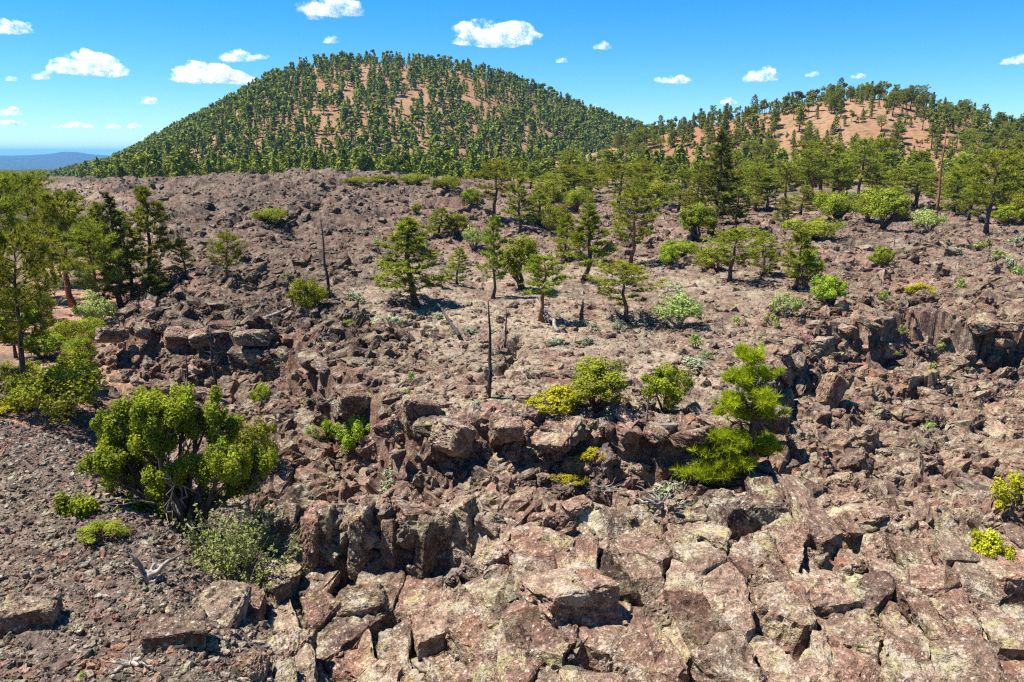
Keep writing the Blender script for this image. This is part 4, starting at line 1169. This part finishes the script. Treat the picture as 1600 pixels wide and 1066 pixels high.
def snag(px, py, hpx, label, mat='char', nb=14, bl=0.2, seed=0, tilt=(0, 0), r0=None, name='dead_tree'):
    p = at(px, py, 0.1); dep = p.y * CP - p.z * SP
    H = hpx * dep / F_PX / CP
    (tv, tf), brs = snag_shape(seed, H, r0 or 0.016 * H + 0.03, nb, bl)
    e = add(name, None, loc=p, rot=(tilt[0], tilt[1], 0), label=label, cat='dead tree')
    add('trunk', make_mesh('trunk', tv, tf, M[mat], smooth=True), parent=e)
    for bv, bf in brs: add('branch', make_mesh('branch', bv, bf, M[mat], smooth=True), parent=e)
snag(763, 622, 152, 'charred dead tree with crooked bare branches at the head of the gully', 'char', 16, 0.22, 1)
snag(789, 545, 62, 'short dead tree behind the taller charred one', 'char', 10, 0.2, 2)
snag(511, 462, 118, 'tall grey dead pole behind the round green bush', 'char', 22, 0.13, 3)
snag(342, 640, 130, 'dead tree with a grey brush of twigs above the large juniper', 'char', 34, 0.22, 4)
snag(296, 612, 60, 'short bare dead stem beside the twiggy dead tree', 'char', 5, 0.15, 5)
snag(533, 668, 62, 'thin dead stem at the mouth of the red rift', 'char', 6, 0.2, 6)
snag(1463, 338, 130, 'tall reddish dead trunk in the tree belt', 'red_bark', 16, 0.14, 7)
snag(1450, 572, 60, 'thin black dead stem in the boulder slope', 'char', 4, 0.12, 8)
snag(760, 860 - 250, 10, 'low dead stub beside the charred dead tree', 'char', 3, 0.5, 9)
snag(1012, 655, 40, 'forked dead stub on the rim beside the dark juniper', 'grey_wood', 8, 0.5, 10)
snag(908, 500, 34, 'broken dark stump with arms on the ash plateau', 'char', 8, 0.6, 11, r0=0.16)
snag(1395, 392, 36, 'grey dead bush skeleton on the red bank', 'grey_wood', 20, 0.6, 12)

def log_between(a, b, r0, r1, label, mat='grey_wood', seed=0, lift=(0.1, 0.1), stubs=5, sag=0.0):
    A, B = at(*a), at(*b)
    A.z += lift[0]; B.z += lift[1]
    r = np.random.default_rng(seed)
    Lg = (B - A).length
    q = np.linspace(0, 1, 8)[:, None]
    P = np.array(A)[None] * (1 - q) + np.array(B)[None] * q + r.normal(0, 0.012, (8, 3)) * Lg * np.sin(q * math.pi)
    e = add('fallen_log', None, loc=A, label=label, cat='log')
    P = P - np.array(A)
    tv, tf = tube(P, np.linspace(r0, r1, 8), 8)
    add('trunk', make_mesh('trunk', tv, tf, M[mat], smooth=True), parent=e)
    if stubs:
        br = []
        for k in range(stubs):
            s = P[r.integers(1, 7)]; d = unit(np.array([r.normal(), r.normal(), abs(r.normal()) + .3])); L_ = r.uniform(.15, .4) * min(Lg, 2.5)
            br.append(tube(s + d * L_ * np.linspace(0, 1, 4)[:, None] + r.normal(0, .02, (4, 3)), np.linspace(r0 * .3, .008, 4), 5, False))
        for bv, bf in br: add('branch', make_mesh('branch', bv, bf, M[mat], smooth=True), parent=e)
log_between((385, 517), (456, 484), 0.15, 0.09, 'long grey fallen log leaning to the round green bush', 'grey_wood', 1, (0.15, 0.2))
log_between((683, 482), (718, 532), 0.05, 0.13, 'charred log lying aslant on the ash plateau', 'char', 2, (0.5, 0.25), 2)
log_between((552, 523), (604, 513), 0.10, 0.08, 'short grey log beside the largest silvery sagebrush', 'grey_wood', 3)
log_between((838, 480), (872, 520), 0.06, 0.12, 'fallen grey limb at the foot of the red-trunked sparse pine', 'grey_wood', 4, (0.5, 0.1), 6)
log_between((862, 640), (826, 684), 0.09, 0.06, 'grey pole fallen over the rim of the dark ledge', 'grey_wood', 5, (0.15, 0.1), 2)
log_between((100, 523), (165, 505), 0.14, 0.10, 'grey log lying on the ground below the grove', 'grey_wood', 6)
log_between((1330, 432), (1290, 428), 0.05, 0.05, 'thin dead branch lying on the red bank', 'grey_wood', 7)
def driftwood(px, py, wpx, seed, label, n=9, rad=0.09, fine=0):
    p = at(px, py, -0.05); dep = p.y * CP - p.z * SP
    W = wpx * dep / F_PX * 0.8
    r = np.random.default_rng(seed)
    br = []
    for k in range(n + fine):
        a = r.uniform(0, 6.28); e = abs(r.normal(0.25, 0.3)); L_ = W * r.uniform(.35, .7)
        d = np.array([math.cos(a) * math.cos(e), math.sin(a) * math.cos(e) * .7, math.sin(e)])
        q = np.linspace(0, 1, 7)[:, None]
        wig = np.cumsum(r.normal(0, .06, (7, 3)), 0) * L_; wig[:, 2] = np.abs(wig[:, 2]); wig[0] = 0
        rr_ = rad * r.uniform(.5, 1) if k < n else 0.014
        br.append(tube(d * L_ * q + wig, np.linspace(rr_, rr_ * 0.15, 7), 6))
    bv, bf = cat_mesh(br)
    e = add('dead_branches', make_mesh('dead_branches', bv, bf, M['grey_wood'], smooth=True), loc=p, label=label, cat='dead wood')
driftwood(1035, 800, 95, 1, 'bleached tangle of dead branches on the lava below the bright young pine', 10, 0.08, 30)
driftwood(945, 772, 70, 2, 'dark twisted dead limbs beside the flat yellow shrub', 7, 0.05, 16)
driftwood(232, 912, 110, 3, 'weathered grey root lying on the gravel below the large juniper', 6, 0.09, 4)
driftwood(205, 1045, 80, 4, 'split bleached branch standing in the gravel at the bottom edge', 5, 0.08, 4)
driftwood(440, 895, 90, 5, 'fine dead twigs spilling from the twiggy shrub', 4, 0.02, 30)

# ------------------------------------------------------------------ grass
r = np.random.default_rng(31)
n = 9000
rad = 22 * (120 / 22) ** r.random(n); a = r.uniform(R(-40), R(40), n)
x, y = rad * np.tan(a), rad + AY
k = terrain(x, y, False)[1]
pn = fbm(x / 4, y / 4, 205, 3)
keep = r.random(n) < (k['smooth'] * sstep(-0.2, 0.3, pn) * 0.9 + 0.5 * k['sand'] * sstep(0, .3, pn) + 0.10 * k['plate'] + 0.04 * k['gravel'] + .03 * k['talus'])
x, y = x[keep], y[keep]
base = np.stack([x, y, ground_z(x, y) - 0.02], 1)
V, F, t = needles(base, np.tile([0, 0, 1.0], (len(x), 1)), r.uniform(0.12, 0.3, len(x)), 0.10, 9, r, 1.0)
add('dry_grass', make_mesh('dry_grass', V, F, M['straw'], {'tint': ('FLOAT', t)}), kind='stuff', label='sparse straw-coloured grass on the ash and sand', cat='grass')

# ------------------------------------------------------------------ the woods on the cones
def far_tree(seed, form, n=78, leaf=0.142):
    """about 150 faces, height 1"""
    r = np.random.default_rng(seed)
    if form == 'round':
        ncl = 9
        cz = r.uniform(0.36, 0.92, ncl); cr = np.sqrt(np.clip(1 - ((cz - 0.6) / 0.42) ** 2, 0.05, 1)) * 0.24
        ph = r.uniform(0, 6.28, ncl); rr_ = r.uniform(0.2, 1, ncl) * cr
        cl = np.stack([np.cos(ph) * rr_, np.sin(ph) * rr_, cz], 1)
        ci = r.integers(0, ncl, n); d = unit(r.normal(size=(n, 3)))
        pos = cl[ci] + d * (0.115 * r.random(n)[:, None] ** 0.4)
        tint = r.random(ncl)[ci]
    else:
        z = 0.16 + 0.84 * r.random(n) ** 1.25
        ph = r.uniform(0, 6.28, n); rad_ = (1 - z) ** 0.8 * 0.25 * r.uniform(0.3, 1.1, n) + 0.015
        d = np.stack([np.cos(ph), np.sin(ph), np.full(n, 0.4)], 1)
        pos = np.stack([np.cos(ph) * rad_, np.sin(ph) * rad_, z], 1); tint = r.random(n)
    V, F, t = scales(pos, d + np.array([0, 0, .5]), leaf, r, tint)
    tv, tf = tube(np.array([[0, 0, -0.05], [0, 0, 0.45], [0.0, 0, 0.8]]), [0.022, 0.016, 0.008], 3, False)
    return np.vstack([V, tv]), np.vstack([F, tf + len(V)]), np.concatenate([t, np.full(len(tv), -0.4)])
FT = [far_tree(700 + k, 'round' if k < 3 else 'cone') for k in range(8)]
FT_NEAR = [far_tree(720 + k, 'round' if k < 4 else 'cone', 230, 0.085) for k in range(8)]
def bilerp_hill(G, n, r, gy0, gy1):
    gx, yy, z, gy = G
    i = r.uniform(0, gx.shape[1] - 1.001, n)
    fr = r.uniform(gy0, gy1, n)
    j = np.interp(fr, gy[:, 0], np.arange(gx.shape[0]))
    ii, jj = i.astype(int), np.clip(j.astype(int), 0, gx.shape[0] - 2)
    u, v = i - ii, j - jj
    out = []
    for A in (gx, yy, z):
        out.append((A[jj, ii] * (1 - u) + A[jj, ii + 1] * u) * (1 - v) + (A[jj + 1, ii] * (1 - u) + A[jj + 1, ii + 1] * u) * v)
    return np.stack(out, 1), fr
def clear_left(P, h):
    # the woods thin out towards the open country with the distant hills
    q = np.array([to_px(p + np.array([0, 0, h])) for p in P])
    return q[:, 1] > np.where(q[:, 0] < 190, 236 + (190 - q[:, 0]) * 0.34, -999)
def merge_trees(P, H, r, kinds=FT, lo=0.75, hi=1.2):
    k = clear_left(P, 10.0); P, H = P[k], H[k]
    Vs, Fs, Ts, n0 = [], [], [], 0
    for p, h in zip(P, H):
        v, f, t = kinds[r.integers(0, len(kinds))]
        a = r.uniform(0, 6.28); c, s = math.cos(a), math.sin(a); w = h * r.uniform(lo, hi)
        q = np.stack([(v[:, 0] * c - v[:, 1] * s) * w, (v[:, 0] * s + v[:, 1] * c) * w, v[:, 2] * h], 1) + p
        Vs.append(q); Fs.append(f + n0); Ts.append(np.clip(t * 0.75 + r.uniform(-0.05, 0.3), 0, 1)); n0 += len(v)
    return np.vstack(Vs), np.vstack(Fs), np.concatenate(Ts)
r = np.random.default_rng(51)
P, fr = bilerp_hill(GA, 13500, r, -1.05, 0.1)
pxs = np.array([to_px(p) for p in P])
bare = fbm(P[:, 0] / 15, P[:, 1] / 80 + P[:, 2] / 34, 61, 3)
# cinder shows on the upper middle of the face, in streaks down the slope
cent = np.exp(-((pxs[:, 0] - 560) / 170) ** 2 - ((pxs[:, 1] - 175) / 75) ** 2)
dens = np.clip(0.70 - 0.20 * cent - 0.95 * bare, 0.14, 1) * np.where(pxs[:, 0] < 380, 1.3, 1.0)
dens = np.where(pxs[:, 1] > 232, 1.0, dens)
keep = (r.random(len(P)) < dens) & (pxs[:, 0] > -180) & (pxs[:, 0] < 1250)
P = P[keep]
V, F, t = merge_trees(P, np.where(r.random(len(P)) < 0.22, r.uniform(3, 7, len(P)), r.uniform(8, 15, len(P))), r)
FA = [(V, F, t)]
# the level woods between the lava and the cones
n = 1900
y = r.uniform(270, 560, n) ; x = r.uniform(-0.75, 0.75, n) * y
zb = np.full(n, -19.0)
keep = (x / y < -0.02) | (r.random(n) < 0.7)
P2 = np.stack([x, y, zb], 1)[keep]
gz = np.where(P2[:, 1] < 450, ground_z(P2[:, 0], np.minimum(P2[:, 1], 455)), -19.0)
P2[:, 2] = np.where((P2[:, 1] < 450) & (np.abs(P2[:, 0] / (P2[:, 1] - AY)) < 0.9), gz, -17.0)
V, F, t = merge_trees(P2, r.uniform(6, 13, len(P2)), r, FT_NEAR, 0.9, 1.3)
FA.append((V, F, t))
n0, Vs, Fs, Ts = 0, [], [], []
for V, F, t in FA:
    Vs.append(V); Fs.append(F + n0); Ts.append(t); n0 += len(V)
add('pine_forest', make_mesh('pine_forest', np.vstack(Vs), np.vstack(Fs), M['forest'], {'tint': ('FLOAT', np.concatenate(Ts))}), kind='stuff',
    label='open pine woods covering the larger cinder cone and its foot', cat='forest')
# on the nearer, smaller cone each tree stands for itself
P, fr = bilerp_hill(GB, 3600, r, -1.15, 0.12)
pxs = np.array([to_px(p) for p in P])
bareb = np.exp(-((pxs[:, 0] - 1370) / 120) ** 2 - ((pxs[:, 1] - 205) / 32) ** 2)
densb = np.clip(0.95 - 0.72 * bareb + 0.5 * fbm(P[:, 0] / 25, P[:, 1] / 25, 71, 3), 0.34, 1)
keep = (r.random(len(P)) < densb) & (pxs[:, 0] > 960) & (pxs[:, 0] < 1660) & (pxs[:, 1] < 262)
P, pxs, fr, bareb = P[keep], pxs[keep], fr[keep], bareb[keep]
order = np.argsort(-pxs[:, 1] * 0.4 + 400 * np.abs(r.random(len(P)) - 0.5) - 60 * bareb)
budget = 150
for q in order[:budget]:
    v = int(r.integers(0, 6)); dep = pxs[q][2]
    h = float(r.uniform(6.5, 12.5))
    H0, W0 = DIM['pine'][v]
    s = h / H0
    zone = ('pine on the skyline ridge of the smaller cinder cone' if fr[q] > -0.08 else 'pine standing on the bare orange face of the smaller cone' if bareb[q] > 0.45
            else 'pine on the flank of the smaller cone towards the saddle' if pxs[q][0] < 1250 else 'pine on the outer flank of the smaller cone at the edge of the picture' if pxs[q][0] > 1480 else 'pine on the wooded lower slope of the smaller cone')
    put_plant('pine_tree', PINE[v], Vector(P[q]), zone, 'pine tree', zone.replace('pine', 'pines', 1), (s * float(r.uniform(1.1, 1.5)),) * 2 + (s,), float(r.uniform(0, 6.28)))
rest = order[budget:budget + 800]
V, F, t = merge_trees(P[rest], r.uniform(3, 9.5, len(rest)), r, FT_NEAR, 0.9, 1.3)
add('pine_woods', make_mesh('pine_woods', V, F, M['forest'], {'tint': ('FLOAT', t)}), kind='stuff', label='thin pine woods filling in the smaller cinder cone', cat='forest')

# ------------------------------------------------------------------ the air
mh, N, L, out = new_mat('thin_haze')
hv = N.new('ShaderNodeVolumePrincipled')
hv.inputs['Color'].default_value = (0.12, 0.45, 1.0, 1); hv.inputs['Density'].default_value = 5.0e-5; hv.inputs['Anisotropy'].default_value = 0.0
L.new(hv.outputs[0], out.inputs['Volume'])
bm = bmesh.new(); bmesh.ops.create_cube(bm, size=1.0)
hm = bpy.data.meshes.new('haze'); bm.to_mesh(hm); bm.free(); hm.materials.append(mh)
HZ0, HZ1 = -260.0, 165.0
add('haze', hm, kind='stuff', loc=(0, 0, (HZ0 + HZ1) / 2), scale=(70000, 70000, HZ1 - HZ0), label='thin bluish air over the far country', cat='haze')

# ------------------------------------------------------------------ clouds
mc, N, L, out = new_mat('cloud_vapour')
tc = N.new('ShaderNodeTexCoord')
pv = N.new('ShaderNodeVolumePrincipled')
pv.inputs['Color'].default_value = (1, 1, 1, 1); pv.inputs['Anisotropy'].default_value = 0.0
nz = noise(N, L, tc.outputs['Object'], 0.0075, 5, 0.68)
L.new(math_n(N, L, 'MULTIPLY', ramp(N, L, nz, 0.46, 0.74), 0.030), pv.inputs['Density'])
L.new(pv.outputs[0], out.inputs['Volume'])
def cloud(px, py, wpx, hpx, seed, label):
    r = np.random.default_rng(seed)
    d = ray(px, py); el = d[2] / math.hypot(d[0], d[1])
    Dh = min(1150.0 / max(el, 0.03), 24000.0)
    t = Dh / math.hypot(d[0], d[1])
    c = d * t
    dep = c[1] * CP - c[2] * SP
    W, H = wpx * dep / F_PX, hpx * dep / F_PX
    bm = bmesh.new(); bmesh.ops.create_icosphere(bm, subdivisions=5, radius=1.0)
    D = np.array([v.co for v in bm.verts])
    nb = 14
    bc = r.normal(0, 1, (nb, 3)); bc = bc / np.linalg.norm(bc, axis=1)[:, None] * r.uniform(0.3, 0.8, (nb, 1)); bc[:, 2] = np.abs(bc[:, 2]) * 0.7 - 0.15
    br = r.uniform(0.22, 0.45, nb) * (1.1 - 0.5 * np.abs(bc[:, 0]))
    rad = np.full(len(D), 0.35)
    for k in range(nb):
        pr = D @ bc[k]; disc = br[k] ** 2 - (bc[k] @ bc[k] - pr ** 2)
        ex = np.where(disc > 0, pr + np.sqrt(np.maximum(disc, 0)), 0)
        rad = np.maximum(rad, ex)
    rad = rad * (1 + 0.20 * noise3(D * 3 + seed, seed) + 0.16 * noise3(D * 9 + seed, seed + 9))
    Vv = D * rad[:, None]
    Vv[:, 2] = np.where(Vv[:, 2] < -0.12, -0.12 + (Vv[:, 2] + 0.12) * 0.25, Vv[:, 2])
    Vv = Vv / (Vv.max(0) - Vv.min(0)); Vv = Vv - (Vv.max(0) + Vv.min(0)) / 2
    Vv = Vv * np.array([W * 1.0, W * 0.8, H * 1.05])
    fc = np.array([[v.index for v in f.verts] for f in bm.faces]); bm.free()
    o = add('cloud', make_mesh('cloud', Vv, fc, mc, smooth=True), loc=c, label=label, cat='cloud', group='fair-weather clouds')
CL = [(15, 40, 68, 24, 'white cloud cut by the edge of the picture above all others there'), (514, 8, 112, 36, 'large white cloud touching the top of the picture'), (518, 61, 30, 13, 'small puff under the large cloud at the top'),
      (776, 50, 148, 38, 'longest white cloud, high over the saddle'), (942, 71, 32, 13, 'small cloud beside the longest cloud'), (878, 94, 22, 8, 'faint puff under the longest cloud'), (138, 98, 132, 38, 'broad layered cloud over the distant blue hills'),
      (65, 117, 34, 15, 'small cloud beside the broad layered cloud'), (18, 122, 24, 9, 'faint wisp below the edge cloud'), (370, 86, 66, 20, 'ragged cloud just above the flat-based cloud'), (336, 114, 138, 32, 'flat-based white cloud left of the larger cone'),
      (406, 88, 36, 9, 'thin wisp trailing from the ragged cloud'), (232, 157, 34, 12, 'small oval cloud below the flat-based cloud'), (16, 173, 44, 15, 'low cloud at the edge over the grove'), (14, 191, 56, 9, 'flat low cloud under the low edge cloud'),
      (114, 195, 68, 10, 'flat low cloud over the distant hill'), (176, 197, 32, 9, 'low puff beside the flat low cloud'), (209, 196, 28, 10, 'low puff nearest the flank of the larger cone'), (1054, 124, 66, 13, 'flat cloud over the saddle between the cones'),
      (1188, 115, 62, 24, 'plump white cloud over the smaller cone'), (1138, 157, 28, 12, 'small cloud low beside the smaller cone'), (1268, 115, 22, 10, 'small puff between the plump cloud and the faint one'), (1342, 118, 22, 9, 'faint puff above the summit of the smaller cone'),
      (928, 168, 22, 12, 'small cloud resting on the flank of the larger cone'), (564, 92, 24, 14, 'small cloud behind the summit pines of the larger cone'), (1592, 92, 48, 16, 'ragged cloud at the far edge over the smaller cone')]
for k, (px, py, w, h, lab) in enumerate(CL):
    cloud(px, py, w, h, 900 + k, lab)
print('TREES', n_trees)
